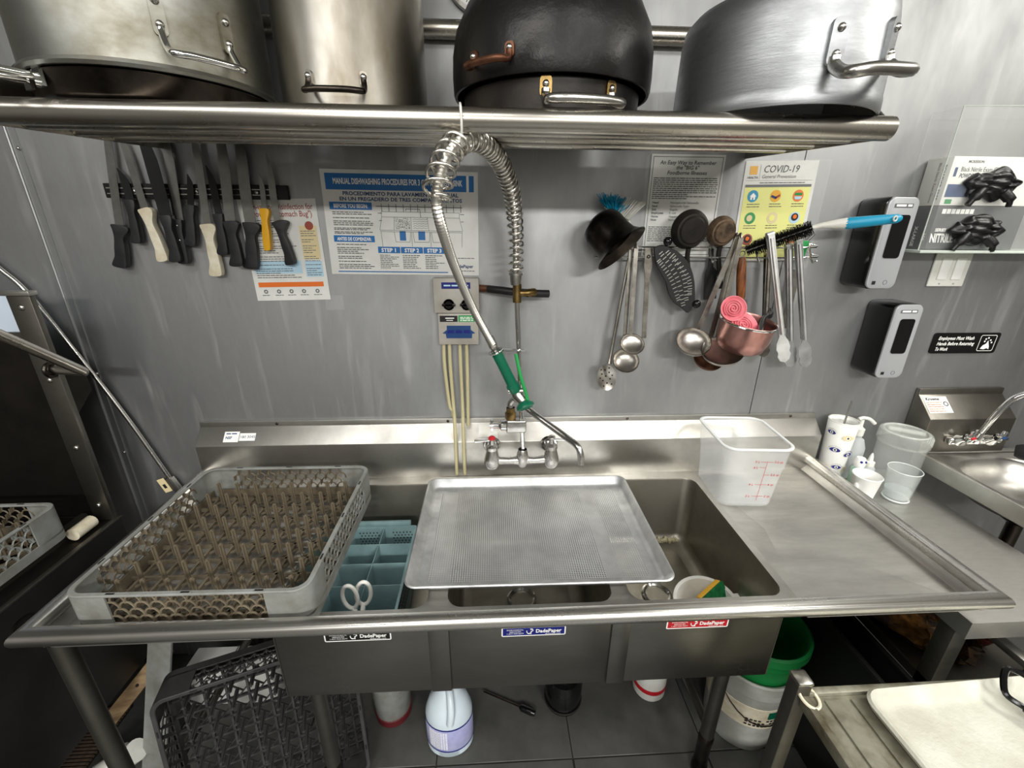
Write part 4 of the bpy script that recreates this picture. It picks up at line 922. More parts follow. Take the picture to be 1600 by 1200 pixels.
MB().prism(rr(.3, .24, .04, 6, 2.005, 1.50), 0, .16, wall(0, 0, 1.3545)).build('body', 'matte_black', td, bev=.015, seg=3)
MB().prism(rr(.22, .03, .01, 4, 2.005, 1.40), 0, .004, wall(0, 0, 1.196)).build('slot', 'gloss_black', td)
# ------------------------------------------------------------------ peg dish racks
def make_rack(label, m, mp, loc, rot=None, name='dish_rack'):
    S, H = .5, .102
    r = thing(name, label, 'dish rack', loc, rot, group='plastic peg dish racks')
    B = lambda mb, nm, mm, **k: mb.build(nm, mm, r, local=True, **k)
    B(MB().ring(rr(S, S, .035, 6), rr(S-.022, S-.022, .027, 6), H-.006, H), 'rim', m, bev=.0015, seg=1)
    for i in range(4):                                          # slots in the rim
        for f in (-.15, .0, .15):
            MB().box(f-.009, f+.009, S/2-.0075, S/2-.0035, H-.001, H+.0004, Matrix.Rotation(i*math.pi/2, 4, 'Z')).build('rim_slot', 'matte_black', r, local=True, sm=0)
    B(MB().ring(rr(S, S, .035, 6), rr(S-.008, S-.008, .032, 6), 0, .026), 'base_band', m)
    for i in range(4):                                          # corner panels
        a = i*math.pi/2; Mx = Matrix.Rotation(a, 4, 'Z'); o = []
        cx = S/2-.035
        P = [(S/2, -.055+cx-.0)]+[(cx+.035*math.cos(R(90*k/6)), cx+.035*math.sin(R(90*k/6))) for k in range(7)]+[(cx-.055, S/2)]
        q = [(x-.004*(1 if x > cx else 0)-0, y-.004*(1 if y > cx else 0)) for x, y in P]
        B(MB().prism(P+q[::-1], .02, H-.004, Mx), 'corner_panel', m)
    for i in range(4):                                          # scalloped side walls
        Mx = Matrix.Rotation(i*math.pi/2, 4, 'Z'); lt = MB(); y = S/2-.004
        w = .031; n0 = int((S-.15)/w)
        for row in range(4):
            z0 = .024+row*.0185
            for c in range(-n0//2, n0//2+1):
                x = c*w+(w/2 if row % 2 else 0)
                if abs(x)+w/2 > S/2-.075: continue
                lt.tube([Mx @ V((x+w/2*math.cos(R(a)), y, z0+.021*math.sin(R(a)))) for a in range(0, 181, 30)], .0021, 5, cap=False)
                lt.box(x-w/2-.001, x-w/2+.001, y-.011, y+.002, z0-.001, z0+.013, Mx)
        B(lt, 'side_lattice', m if i in (3,) else mp, sm=60)
        B(MB().box(-(S/2-.02), S/2-.02, S/2-.014, S/2-.011, .0, .030, Mx), 'skirt', mp, sm=0)
    g = MB(); n = 9; pt = .0535                                  # floor of the rack
    for k in range(-4, 5):
        g.box(k*pt-.003, k*pt+.003, -.238, .238, .004, .014); g.box(-.238, .238, k*pt-.003, k*pt+.003, .004, .014)
    for a in range(-8, 9):
        x = a*pt/2
        for b in range(-8, 9):
            y = b*pt/2
            if (a+b) % 2 and abs(x) < .22 and abs(y) < .22: g.bar((x-.013, y-.013, .008), (x+.013, y+.013, .008), .0022, .006)
            elif a % 2 and b % 2 and abs(x) < .22 and abs(y) < .22: g.bar((x-.013, y+.013, .008), (x+.013, y-.013, .008), .0022, .006)
    B(g, 'base_grid', mp, sm=0)
    pg = MB()
    for s in (0, 1):
        Mx = Matrix.Rotation(s*math.pi/2, 4, 'Z'); pg.box(-.0055, .0055, -.0014, .0014, .01, .082, Mx)
    pg.lathe([(.0035, .01), (.0030, .084), (0, .085)], 8)
    p0 = None
    for i in range(8):
        for j in range(8):
            Mx = Matrix.Translation(((i-3.5)*pt, (j-3.5)*pt, 0))
            if p0 is None: p0 = B(pg, 'peg', mp, sm=30); p0.matrix_basis = Mx
            else: dupl(p0, r, Mx)
    return r
c_r = (-.634, .966, D+.001)
make_rack('grey peg dish rack standing on the left drainboard', 'rack_grey', 'rack_brown', c_r, R(-.6))
make_rack('grey peg dish rack inside the dishwasher at the far left', 'rack_grey', 'rack_brown', (-1.452, .828, .842), R(.5))
rot3 = (Matrix.Rotation(R(20), 3, 'Z') @ Matrix.Rotation(R(80), 3, 'X'))
up3 = rot3 @ V((0, .25, .102)); right3 = rot3 @ V((1, 0, 0))
make_rack('shade-darkened peg dish rack leaning on its side under the sink', 'rack_shaded', 'rack_shaded', tuple(V((-.66, .888, .512))-up3), rot3)
# ------------------------------------------------------------------ sheet pan over the bowls
mat('pan_alu', (222, 223, 223), .44, 1., (160, 161, 162), 7, (1, 1, 1), .35, .7, rv=.12)
m = mat('pan_perforated', (228, 229, 229), .46, 1., (190, 191, 192), 6, (1, 1, 1), .35, .7, rv=.12)
nt = m.node_tree; bs = nt.nodes['Principled BSDF']; out = nt.nodes['Material Output']
tc = nt.nodes.new('ShaderNodeTexCoord'); vo = nt.nodes.new('ShaderNodeVectorMath'); vo.operation = 'SCALE'; vo.inputs['Scale'].default_value = 1/.0058
nt.links.new(tc.outputs['Object'], vo.inputs[0]); fr = nt.nodes.new('ShaderNodeVectorMath'); fr.operation = 'FRACTION'; nt.links.new(vo.outputs[0], fr.inputs[0])
sb_ = nt.nodes.new('ShaderNodeVectorMath'); sb_.operation = 'SUBTRACT'; sb_.inputs[1].default_value = (.5, .5, 0); nt.links.new(fr.outputs[0], sb_.inputs[0])
ml = nt.nodes.new('ShaderNodeVectorMath'); ml.operation = 'MULTIPLY'; ml.inputs[1].default_value = (1, 1, 0); nt.links.new(sb_.outputs[0], ml.inputs[0])
ln_ = nt.nodes.new('ShaderNodeVectorMath'); ln_.operation = 'LENGTH'; nt.links.new(ml.outputs[0], ln_.inputs[0])
lt_ = nt.nodes.new('ShaderNodeMath'); lt_.operation = 'LESS_THAN'; lt_.inputs[1].default_value = .25; nt.links.new(ln_.outputs['Value'], lt_.inputs[0])
tr = nt.nodes.new('ShaderNodeBsdfTransparent'); mx = nt.nodes.new('ShaderNodeMixShader')
nt.links.new(lt_.outputs[0], mx.inputs[0]); nt.links.new(bs.outputs[0], mx.inputs[1]); nt.links.new(tr.outputs[0], mx.inputs[2]); nt.links.new(mx.outputs[0], out.inputs['Surface'])
sp = thing('sheet_pan', 'perforated aluminium sheet pan lying across the sink bowls', 'sheet pan', (.119, 1.012, D+.0015), R(-.45))
TW, TD = .653, .462
def loopz(ins, z, r): return [(x, y, z) for x, y in rr(TW-2*ins, TD-2*ins, r, 6)]
b = MB(); loops = [loopz(.001, .024, .028), loopz(0, .0265, .029), loopz(.003, .0285, .028), loopz(.007, .0265, .026), loopz(.016, .006, .024), loopz(.022, .0015, .024), loopz(.028, 0, .024)]
k = len(loops[0])
b.add([p for l in loops for p in l], [(i*k+j, i*k+(j+1) % k, (i+1)*k+(j+1) % k, (i+1)*k+j) for i in range(len(loops)-1) for j in range(k)])
b.build('rim', 'pan_alu', sp, local=True, sm=50)
fo = rr(TW-.056, TD-.056, .024, 6); fi = rr(TW-.10, TD-.085, .012, 6)
b = MB(); b.add([(*p, 0) for p in fo+fi], [(j, (j+1) % k, k+(j+1) % k, k+j) for j in range(k)]); b.build('border', 'pan_alu', sp, local=True)
MB().flat(fi).build('perforated_base', 'pan_perforated', sp, local=True)
# ------------------------------------------------------------------ teal flatware basket with scissors
bx0, bx1, by0, by1, bz0, bz1 = -.452, -.243, .765, 1.176, .6085, .757
bk = thing('flatware_basket', 'teal flatware basket with eight compartments in the left bowl', 'basket', (-.347, .97, .607))
wn = MB()
MB().ring(rr(bx1-bx0, by1-by0, .008, 3, -.3475, .9705), rr(bx1-bx0-.014, by1-by0-.014, .005, 3, -.3475, .9705), bz1-.006, bz1).build('rim', 'teal', bk)
for x0, x1, y0, y1 in ((bx0+.003, bx0+.006, by0+.003, by1-.003), (bx1-.006, bx1-.003, by0+.003, by1-.003), (bx0+.006, bx1-.006, by0+.003, by0+.006), (bx0+.006, bx1-.006, by1-.006, by1-.003)):
    MB().box(x0, x1, y0, y1, bz0, bz1-.005).build('side_wall', 'teal', bk, sm=0)
MB().box(bx0+.006, bx1-.006, by0+.006, by1-.006, bz0, bz0+.003).build('bottom', 'teal', bk, sm=0)
MB().box(-.3485, -.3465, by0+.006, by1-.006, bz0+.003, bz1-.004).build('long_divider', 'teal', bk, sm=0)
for i in range(1, 5):
    y = by1-i*.0815
    MB().box(bx0+.006, bx1-.006, y-.001, y+.001, bz0+.003, bz1-.004).build('cross_divider', 'teal', bk, sm=0)
MB().box(bx0+.02, bx1-.02, by1+.001, by1+.014, bz1-.004, bz1+.012).build('end_handle', 'teal', bk, bev=.003)
hl = MB()
for xs in (-.40, -.293):
    for i in range(6):
        for j in range(7): hl.lathe([(.0028, 0), (0, .0002)], 6, frame((xs+(i-2.5)*.011+(.005 if j % 2 else 0), by1-.0062, bz1-.022-j*.011), (1, 0, 0), (0, 0, 1)))
hl.build('hole_marks', 'matte_black', bk, sm=0)
hl = MB()
for j in range(30):
    y = by0+.02+j*.0125
    for z in (.735, .705, .675): hl.box(bx1-.0031, bx1-.0026, y, y+.005, z-.012, z+.010)
hl.build('slot_marks', 'matte_black', bk, sm=0)
sc = thing('scissors', 'white-handled scissors standing in the teal basket', 'scissors', (-.33, .83, .62))
for s, (c_, tl) in enumerate((((547, 933), -.12), ((568, 927), .10))):
    o_ = atz(*c_, .79); u = V((tl, .10, .99)).normalized(); sd_ = u.cross(V((0, 1, .3))).normalized()
    P = [o_+sd_*.0185*math.cos(a)+u*.034*math.sin(a) for a in [2*math.pi*i/24 for i in range(24)]]
    h = MB().tube(P, .0052, 8, closed=True).build('finger_loop', 'white_plastic', sc)
    e_ = o_-u*.032; pv = V((-.335, .84, .725))
    MB().tube([e_, e_.lerp(pv, .6), pv], [.006, .0065, .005], 8).build('shank', 'white_plastic', sc)
    MB().bar(pv, pv+V((.012*(1 if s else -1), .03, -.11)), .013, .002, (0, 1, 0)).build('blade', 'steel', sc)
# ------------------------------------------------------------------ square storage container
cb = thing('food_container', 'clear square food container with red volume marks on the right drainboard', 'container', (.80, 1.185, D+.0015), R(-4))
def sq(w, d, r, z): return [(x, y, z) for x, y in rr(w, d, r, 6)]
mat('poly', (238, 240, 240), .30, trans=.0, alpha=.17)
b = MB(); H = .212
L_ = [sq(.155, .175, .03, .003), sq(.163, .183, .032, .0), sq(.172, .192, .034, .006), sq(.188, .208, .036, H*.62), sq(.194, .214, .036, H*.63), sq(.204, .224, .036, H-.006)]
I_ = [sq(.200, .220, .034, H-.006), sq(.190, .210, .034, H*.63), sq(.168, .188, .032, .009), sq(.15, .17, .03, .007)]
rim = MB(); k = 28
al = L_+I_
b.add([p for l in al for p in l], [(i*k+j, i*k+(j+1) % k, (i+1)*k+(j+1) % k, (i+1)*k+j) for i in range(len(al)-1) if i != 5 for j in range(k)]+[tuple(range(k))[::-1], tuple(range((len(al)-1)*k, len(al)*k))])
b.build('body', 'poly', cb, local=True, sm=40)
mat('poly_rim', (240, 242, 242), .35, alpha=.8)
MB().ring(rr(.214, .234, .04, 6), rr(.196, .216, .034, 6), H-.006, H).build('rim', 'poly_rim', cb, local=True, bev=.002, seg=2)
Mf = frame((.02, -.1005, .0), (1, 0, 0), (0, -.085, 1))
tx = MB()
for z, a, c_ in ((.042, '2 L', '2 qt'), (.086, '4 L', '4 qt'), (.122, '', '5.5 qt'), (.168, '7 L', '7.5 qt'), (.148, '6 L', '')):
    yy = z
    if a: tx.text(a, Mf @ Matrix.Translation((-.022, yy, 0)), .011, .0012, 'RIGHT', .01); tx.rect(-.018, 0, yy+.003, yy+.0042, .0012, Mf)
    if c_: tx.text(c_, Mf @ Matrix.Translation((.020, yy, 0)), .011, .0012, 'LEFT', .01); tx.rect(0, .016, yy+.003, yy+.0042, .0012, Mf)
tx.rect(-.0006, .0006, .03, .172, .0012, Mf); tx.build('red_lettering', 'red', cb, local=True, sm=0)
# ------------------------------------------------------------------ bowl with sponge, food scraps
bc = V((.607, .90, .602))
bw = thing('plastic_bowl', 'white plastic bowl lying in the right sink bowl', 'bowl', tuple(bc))
Mb = axis(bc+V((0, 0, .012)), (-.12, -.15, 1))
MB().lathe([(0, 0), (.05, .0), (.062, .008), (.080, .075), (.087, .077), (.087, .081), (.078, .080), (.058, .012), (0, .005)], 40, Mb).build('body', 'white_plastic', bw)
MB().box(-.02, .02, .080, .099, .075, .080, Mb).build('tab', 'white_plastic', bw, bev=.003)
s_ = thing('sponge', 'green and yellow scouring sponge propped in the white bowl', 'sponge', tuple(bc+V((.02, 0, .03))))
Ms_ = frame(bc+V((.026, .005, .085)), (.75, .45, .15), (-.1, .45, .85))
mat('scour', (18, 120, 62), .9, 0., (8, 76, 38), 60, bump=1., bs=160); mat('sponge_yellow', (236, 180, 60), .9, bump=.8, bs=120)
MB().box(-.045, .045, -.032, .032, 0, .008, Ms_).build('scouring_pad', 'scour', s_, bev=.002)
MB().box(-.045, .045, -.032, .032, -.018, 0, Ms_).build('foam', 'sponge_yellow', s_, bev=.003)
fs_ = MB(); rnd = random.Random(2); mat('scraps', (190, 182, 150), .8)
for i in range(60): fs_.ball((rnd.uniform(.585, .672), 1.236+rnd.uniform(-.008, .006), .607+rnd.uniform(0, .012)), rnd.uniform(.003, .007), 6, 4)
tag(fs_.build('food_scraps', 'scraps', kind='stuff'), 'pale food scraps in the back corner of the right sink bowl', 'scraps')
# ------------------------------------------------------------------ stickers
def sticker(px, py, w, m_, label):
    p = at(px, py, .7462); t = thing('sticker', label, 'sticker', (p.x, .7462, p.z), group='stickers on the sink front')
    M = wall(p.x, p.z, .7462); h = w*.19
    MB().prism(rr(w, h, .004, 3), 0, .0004, M).build('border', 'paper_white', t, sm=0)
    MB().rect(-w/2+.003, w/2-.003, -h/2+.003, h/2-.003, .0006, M).build('field', m_, t, sm=0)
    tx = MB().text('DadePaper', M @ Matrix.Translation((w*.23, -h*.14, 0)), h*.52, .0009, bold=.03, width=w*.40)
    tx.text('dadepaper.com', M @ Matrix.Translation((w*.30, -h*.34, 0)), h*.18, .0009, width=w*.24)
    for i, s in enumerate(('ENVIRONMENTAL', 'SERVICES', '1-877-930-5677')): tx.text(s, M @ Matrix.Translation((-w*.29, h*(.14-.2*i), 0)), h*.19, .0009, width=w*(.26 if i != 1 else .18))
    tx.tube([M @ V((-w*.075+w*.035*math.cos(R(a)), h*.02+h*.24*math.sin(R(a)), .001)) for a in range(-200, 20, 20)], .0012, 4)
    tx.tube([M @ V((-w*.055, h*.26, .001)), M @ V((-w*.02, h*.26, .001)), M @ V((-w*.012, h*.1, .001)), M @ V((-w*.04, h*.02, .001)), M @ V((-w*.045, -h*.25, .001))], .0014, 4)
    tx.build('lettering', 'paper_white', t, sm=0)
sticker(559, 994, .152, 'matte_black', 'black DadePaper sticker on the left part of the sink front')
sticker(834, 986, .152, 'navy', 'blue DadePaper sticker in the middle of the sink front')
sticker(1090, 974, .152, 'red', 'red DadePaper sticker on the right part of the sink front')
bv = frame((0, 1.3205, 1.0165), (1, 0, 0), (0, .047, .048))
st = thing('label_sticker', 'small white approval label on the sloping top of the backsplash', 'sticker', (-.86, 1.318, 1.015))
q0 = -.852
Mb2 = frame((q0, 1.3193, 1.0165), (1, 0, 0), (0, .047, .048))
MB().rect(-.026, .022, -.018, .018, 0, Mb2).rect(.024, .075, -.014, .012, 0, Mb2).build('paper', 'paper_white', st, sm=0)
tx = MB().text('180 3045', Mb2 @ Matrix.Translation((.05, -.005, 0)), .013, .0005).text('NSF', Mb2 @ Matrix.Translation((-.010, -.007, 0)), .012, .0005, bold=.03); words(tx, -.02, .018, .009, .006, Mb2, .0005, 1, rnd); tx.build('lettering', 'blue_dark', st, sm=0)
tag(MB().rect(-.028, .036, -.030, .032, 0, frame((-.012, 1.3191, 1.0165), (1, 0, 0), (0, .047, .048))).build('blank_label', 'white_plastic', sm=0), 'blank grey label on the backsplash slope behind the faucet', 'sticker')
# ------------------------------------------------------------------ side table at the right
sd = thing('side_table', 'narrow stainless side table between the drainboard and the hand sink', 'table', (1.3, 1.0, 0))
TZ = .82
MB().box(1.115, 1.500, .690, 1.350, TZ-.004, TZ).box(1.115, 1.500, .690, .694, TZ-.05, TZ-.004).box(1.496, 1.500, .694, 1.350, TZ-.05, TZ-.004).box(1.115, 1.119, .694, 1.350, TZ-.05, TZ-.004).build('top', 'steel_deck', sd, sm=0)
for x, y in ((1.15, .74), (1.465, .74), (1.15, 1.31), (1.465, 1.31)): MB().box(x-.02, x+.02, y-.02, y+.02, 0, TZ-.004).build('leg', 'steel_dark', sd, bev=.003)
MB().box(1.13, 1.49, .72, 1.33, .545, .55).box(1.13, 1.135, .72, 1.33, .55, .575).build('lower_shelf', 'steel_dark', sd, sm=0)
mat('wrap_dark', (52, 40, 30), .18, .5, (140, 96, 40), 18, (1, 1, 1), .45, .7, bump=1., bs=22)
mat('wrap_red', (96, 30, 26), .2, .3, (190, 140, 110), 26, (1, 1, 1), .55, .7, bump=1., bs=24)
def packet(c, s, m_, label, rz=0, seed=1):
    rn = random.Random(seed); me = MB().ball((0, 0, 0), 1, 20, 12)
    M = Matrix.Translation(c) @ Matrix.Rotation(rz, 4, 'Z')
    vs = []
    for v in me.v:
        k = 1+.16*math.sin(v.x*7+seed)*math.cos(v.y*6-seed)+.1*math.sin(v.z*9+v.x*5+seed*2)
        q = [math.copysign(abs(t)**.7, t) for t in v]; vs.append(M @ V((q[0]*s[0]*k, q[1]*s[1]*k, max(q[2]*s[2]*k, -s[2]*.9))))
    me.v = vs
    tag(me.build('wrapped_packet', m_, sm=25), label, 'packet', 'wrapped packets on the lower shelf')
packet((1.215, .90, .60), (.05, .09, .052), 'wrap_dark', 'dark packet nearest the table edge on the lower shelf', .3, 1)
packet((1.312, .86, .602), (.036, .10, .054), 'wrap_dark', 'long gold-brown foil packet in the middle of the lower shelf', -.2, 2)
packet((1.30, 1.10, .60), (.07, .07, .052), 'wrap_red', 'dark red packet at the back of the lower shelf', .5, 3)
packet((1.403, .90, .60), (.036, .08, .052), 'wrap_red', 'red and silver packet at the right of the lower shelf', .1, 4)
# ------------------------------------------------------------------ things standing on the side table
def on(px, py): p = atz(px, py, TZ); return p
tu = thing('tumbler', 'white tumbler printed with blue eyes and a thin metal straw', 'tumbler', (1.224, 1.296, TZ))
ct = V((1.224, 1.296, TZ+.0005)); Mt = Matrix.Translation(ct)
MB().lathe([(0, 0), (.034, 0), (.037, .004), (.044, .20), (.0455, .232), (.044, .235), (.0425, .232), (.040, .195), (0, .19)], 36, Mt).build('cup', 'paper_white', tu)
MB().torus(ct+V((0, 0, .234)), .0445, .0022, n=36).build('rim', 'white_plastic', tu)
MB().lathe([(.0425, .222), (.03, .224), (0, .224)], 32, Mt).build('lid', 'clear', tu)
MB().cyl(ct+V((-.008, -.008, .16)), ct+V((.006, .0, .305)), .0032, n=10).build('straw', 'satin_chrome', tu)
eye = lambda z, a, s, dark: (z, a, s, dark)
for z, a, s, dk in ((.185, -100, 1.1, 0), (.195, -165, .9, 1), (.135, -135, 1.0, 1), (.120, -75, 1.0, 1), (.07, -110, .9, 1), (.06, -155, .9, 0), (.055, -60, .9, 0)):
    rr_ = .037+.007*z/.2+.0006; a = R(a); o_ = ct+V((rr_*math.cos(a), rr_*math.sin(a), z)); Me = frame(o_, (-math.sin(a), math.cos(a), 0), (0, 0, 1))
    q = MB().flat([(.016*s*math.cos(t), (.008 if dk else .009)*s*math.sin(t)*abs(math.sin(t))**.3) for t in [2*math.pi*i/20 for i in range(20)]], .0006, Me).build('eye_mark', 'navy' if dk else 'tan', tu, sm=0)
    MB().flat(circ(.0058*s, 14), .0010, Me).build('iris', 'paper_white', q, sm=0); MB().flat(circ(.0034*s, 12), .0014, Me).build('pupil', 'ink', q, sm=0)
    ls = MB()
    for i in range(11): 
        t = R(18+i*14.4); ls.bar(Me @ V((.017*s*math.cos(t), .0115*s*math.sin(t), .0004)), Me @ V((.021*s*math.cos(t), .0155*s*math.sin(t), .0004)), .0009, .0003)
    ls.build('lash_marks', 'tan' if not dk else 'ink', q, sm=0)
mu = thing('soap_pump', 'small clear pump bottle with a white hooked top behind the tumbler', 'bottle', (1.312, 1.318, TZ))
cm = V((1.312, 1.318, TZ+.0005))
MB().lathe([(0, 0), (.03, 0), (.032, .006), (.032, .12), (.022, .15), (.013, .155), (.013, .165)], 24, Matrix.Translation(cm)).build('bottle', 'frost', mu)
MB().lathe([(.015, .165), (.016, .19), (.01, .194), (.006, .20), (.006, .225)], 18, Matrix.Translation(cm)).tube(smooth_path([cm+V((-.015, 0, .226)), cm+V((.0, 0, .231)), cm+V((.02, -.005, .228)), cm+V((.04, -.01, .212))], 4), .006, 8).build('pump', 'white_plastic', mu)
mat('mint', (176, 214, 190), .4)
for c_, m_, lb, top in (((1.272, 1.238), 'mint', 'small mint-green squeeze bottle with a round patterned cap', 1), ((1.316, 1.246), 'frost', 'small clear squeeze bottle with a pointed nozzle', 0)):
    b_ = thing('squeeze_bottle', lb, 'bottle', (*c_, TZ), group='little squeeze bottles'); Mq = Matrix.Translation((*c_, TZ+.0005))
    MB().lathe([(0, 0), (.018, 0), (.02, .004), (.02, .075), (.014, .084)], 20, Mq).build('body', m_, b_)
    if top:
        MB().lathe([(.015, .084), (.017, .095), (.018, .105), (.013, .118), (0, .122)], 20, Mq).build('cap', 'paper_white', b_)
        for a in (-120, -70): MB().ball(Mq @ V((.016*math.cos(R(a)), .016*math.sin(R(a)), .108)), .0045, 8, 6).build('spot_marks', 'navy', b_)
    else: MB().lathe([(.015, .084), (.015, .098), (.008, .101), (.0055, .12), (.002, .13), (0, .131)], 18, Mq).build('nozzle', 'white_plastic', b_)
cc = thing('paper_cup', 'small plain white cup near the rolled rim', 'cup', (1.252, 1.178, TZ))
MB().lathe([(0, 0), (.03, 0), (.031, .003), (.041, .085), (.043, .0875), (.041, .09), (.0385, .085), (.029, .006), (0, .005)], 36, Matrix.Translation((1.252, 1.178, TZ+.0005))).build('body', 'paper_white', cc)
MB().ball((1.2125, 1.168, TZ+.05), .012, 10, 6, (.5, .8, 1.4)).build('tab', 'paper_white', cc)
gl = thing('drinking_glass', 'clear drinking glass with a little water in front of the jar', 'glass', (1.366, 1.168, TZ))
mat('glass', (240, 246, 244), .04, alpha=.13); mat('glass_rim', (240, 246, 244), .08, alpha=.6)
MB().torus((1.366, 1.168, TZ+.114), .0455, .0014, n=40).build('lip', 'glass_rim', gl); MB().torus((1.366, 1.168, TZ+.006), .035, .003, n=40).build('heel', 'glass_rim', gl)
mat('water', (226, 236, 236), .02, alpha=.25)
MB().lathe([(0, 0), (.034, 0), (.037, .004), (.046, .112), (.0465, .114), (.0445, .114), (.035, .012), (0, .010)], 40, Matrix.Translation((1.366, 1.168, TZ+.0005))).build('tumbler', 'glass', gl)
MB().lathe([(0, .0105), (.0345, .0125), (.0368, .038), (0, .038)], 40, Matrix.Translation((1.366, 1.168, TZ+.0005))).build('water', 'water', gl)
jr = thing('storage_jar', 'large clear plastic jar with a ridged lid beside the hand sink', 'jar', (1.428, 1.262, TZ))
cj = (1.428, 1.262, TZ+.0005); mat('jar_clear', (238, 242, 238), .12, alpha=.10); mat('jar_lid', (232, 236, 230), .18, alpha=.26)
MB().lathe([(0, 0), (.060, 0), (.066, .006), (.068, .02), (.069, .165), (.067, .166), (.066, .02), (.06, .006), (0, .004)], 44, Matrix.Translation(cj)).build('body', 'jar_clear', jr)
MB().lathe([(.072, .160), (.074, .164), (.074, .198), (.071, .204), (.062, .206), (.058, .200), (0, .199)], 44, Matrix.Translation(cj)).build('lid', 'jar_lid', jr)
MB().torus(V(cj)+V((0, 0, .205)), .062, .003, n=40).build('lid_ring', 'jar_lid', jr)
MB().prism(rr(.10, .02, .008, 4), .2, .212, Matrix.Translation(cj) @ Matrix.Rotation(R(-35), 4, 'Z')).build('lid_grip', 'jar_lid', jr, bev=.003)
for i in range(5): a = R(-40+i*7); MB().cyl(V(cj)+V((.0745*math.cos(a), .0745*math.sin(a), .166)), V(cj)+V((.0745*math.cos(a), .0745*math.sin(a), .194)), .0016, n=6).build('ridge', 'jar_lid', jr)
# ------------------------------------------------------------------ hand sink
hs_ = thing('hand_sink', 'small stainless wall hand sink at the right edge', 'hand sink', (1.72, 1.2, .9))
HX0, HX1, HY0, HY1, HZ = 1.512, 1.95, .90, 1.29, .937
prf = [(1.272, .93), (1.272, 1.062), (1.340, 1.128), (1.340, 1.150), (1.3535, 1.150), (1.3535, .93)]
MB().prism(prf, HX0, HX0+.315, Matrix(((0, 0, 1, 0), (1, 0, 0, 0), (0, 1, 0, 0), (0, 0, 0, 1)))).build('backsplash', 'steel_dark', hs_, bev=.002)
MB().ring(rr(HX1-HX0, HY1-HY0, .006, 6, (HX0+HX1)/2, (HY0+HY1)/2), rr(HX1-HX0-.04, HY1-HY0-.04, .02, 6, (HX0+HX1)/2, (HY0+HY1)/2), HZ-.055, HZ).build('rim', 'steel', hs_, bev=.003)
cxx, cyy = (HX0+HX1)/2, (HY0+HY1)/2-.005; w1, d1 = HX1-HX0-.04, HY1-HY0-.04
lp = [[(x, y, z) for x, y in rr(w1*k_, d1*k_, min(r_, .17), 8, cxx, cyy)] for k_, z, r_ in ((1.0, HZ-.006, .02), (.9, HZ-.012, .12), (.86, HZ-.02, .13), (.82, HZ-.06, .13), (.74, HZ-.10, .12), (.55, HZ-.118, .09), (.15, HZ-.122, .02))]
k = len(lp[0]); b = MB(); b.add([p for l in lp for p in l], [(i*k+(j+1) % k, i*k+j, (i+1)*k+j, (i+1)*k+(j+1) % k) for i in range(len(lp)-1) for j in range(k)]+[tuple(range((len(lp)-1)*k, len(lp)*k))])
b.build('basin', 'steel', hs_, sm=60)
MB().lathe([(.05, HZ-.123), (.05, HZ-.15), (.02, HZ-.17), (.02, .55)], 18, Matrix.Translation((cxx, cyy, 0))).tube([(cxx, cyy, .56), (cxx, cyy+.02, .52), (cxx, 1.35, .52)], .02, 12).build('waste_pipe', 'pan_dark', hs_)
Mh = frame((1.552, 1.305, 1.094), (1, 0, 0), (0, .068, .066))
lb = MB().rect(-.032, .055, -.022, .040, .0, Mh @ Matrix.Translation((0, 0, .001))).build('label', 'paper_white', hs_, sm=0)
MB().text('Krowne', Mh @ Matrix.Translation((.0, .026, 0)), .015, .0016, bold=.03).lathe([(.009, .0016), (.006, .0016)], 16, Mh @ Matrix.Translation((.042, .012, 0))).build('lettering', 'ink', lb, sm=0)
sm_ = MB(); rnd = random.Random(9)
for i in range(5): words(sm_, -.028, .03, .016-.008*i, .004, Mh, .0016, 1, rnd)
sm_.build('small_print', 'orange', lb, sm=0)
fc_ = thing('sink_faucet', 'chrome gooseneck faucet with two cross handles on the hand sink', 'faucet', (1.675, 1.26, 1.0))
F0 = V((1.675, 1.262, .985))
MB().box(-.085, .085, -.012, .012, -.014, .014, Matrix.Translation(F0)).build('base', 'chrome', fc_, bev=.008, seg=3)
for s in (-1, 1):
    vb = MB().lathe([(.02, 0), (.02, .012), (.014, .02), (.014, .03)], 18, axis(F0+V((s*.055, -.008, .004)), (0, -.75, .65))).build('valve', 'chrome', fc_)
    kb = F0+V((s*.055, -.042, .034))
    for a in (0, 90): MB().bar(kb+Matrix.Rotation(R(a+20), 3, 'Y') @ V((-.022, 0, 0)), kb+Matrix.Rotation(R(a+20), 3, 'Y') @ V((.022, 0, 0)), .013, .013, (0, 1, 0)).build('handle_arm', 'chrome', vb, bev=.004)
    MB().lathe([(.010, 0), (.010, .006), (0, .007)], 14, axis(kb, (0, -.75, .65))).build('index_button', 'red' if s < 0 else 'blue_dark', vb)
MB().lathe([(.019, 0), (.019, .01), (.014, .03), (.013, .04)], 18, axis(F0+V((0, -.008, .004)), (0, -.3, 1))).build('spout_base', 'chrome', fc_)
MB().tube(smooth_path([F0+V((0, -.02, .035)), F0+V((.01, -.03, .10)), F0+V((.03, -.045, .175)), F0+V((.065, -.07, .205)), F0+V((.10, -.10, .19)), F0+V((.115, -.115, .155)), F0+V((.115, -.118, .13))], 6), .0095, 14).build('spout', 'chrome', fc_)
tag(MB().tube(smooth_path([(1.80, 1.22, .965), (1.86, 1.15, .975), (1.92, 1.08, .972), (1.98, 1.0, .975)], 5), [.02, .026, .03, .032, .032, .034, .034, .034, .034, .034, .034, .034, .034, .034, .034, .034], 12).build('black_cloth_roll', 'matte_black'), 'dark rolled cloth lying on the right rim of the hand sink', 'cloth')
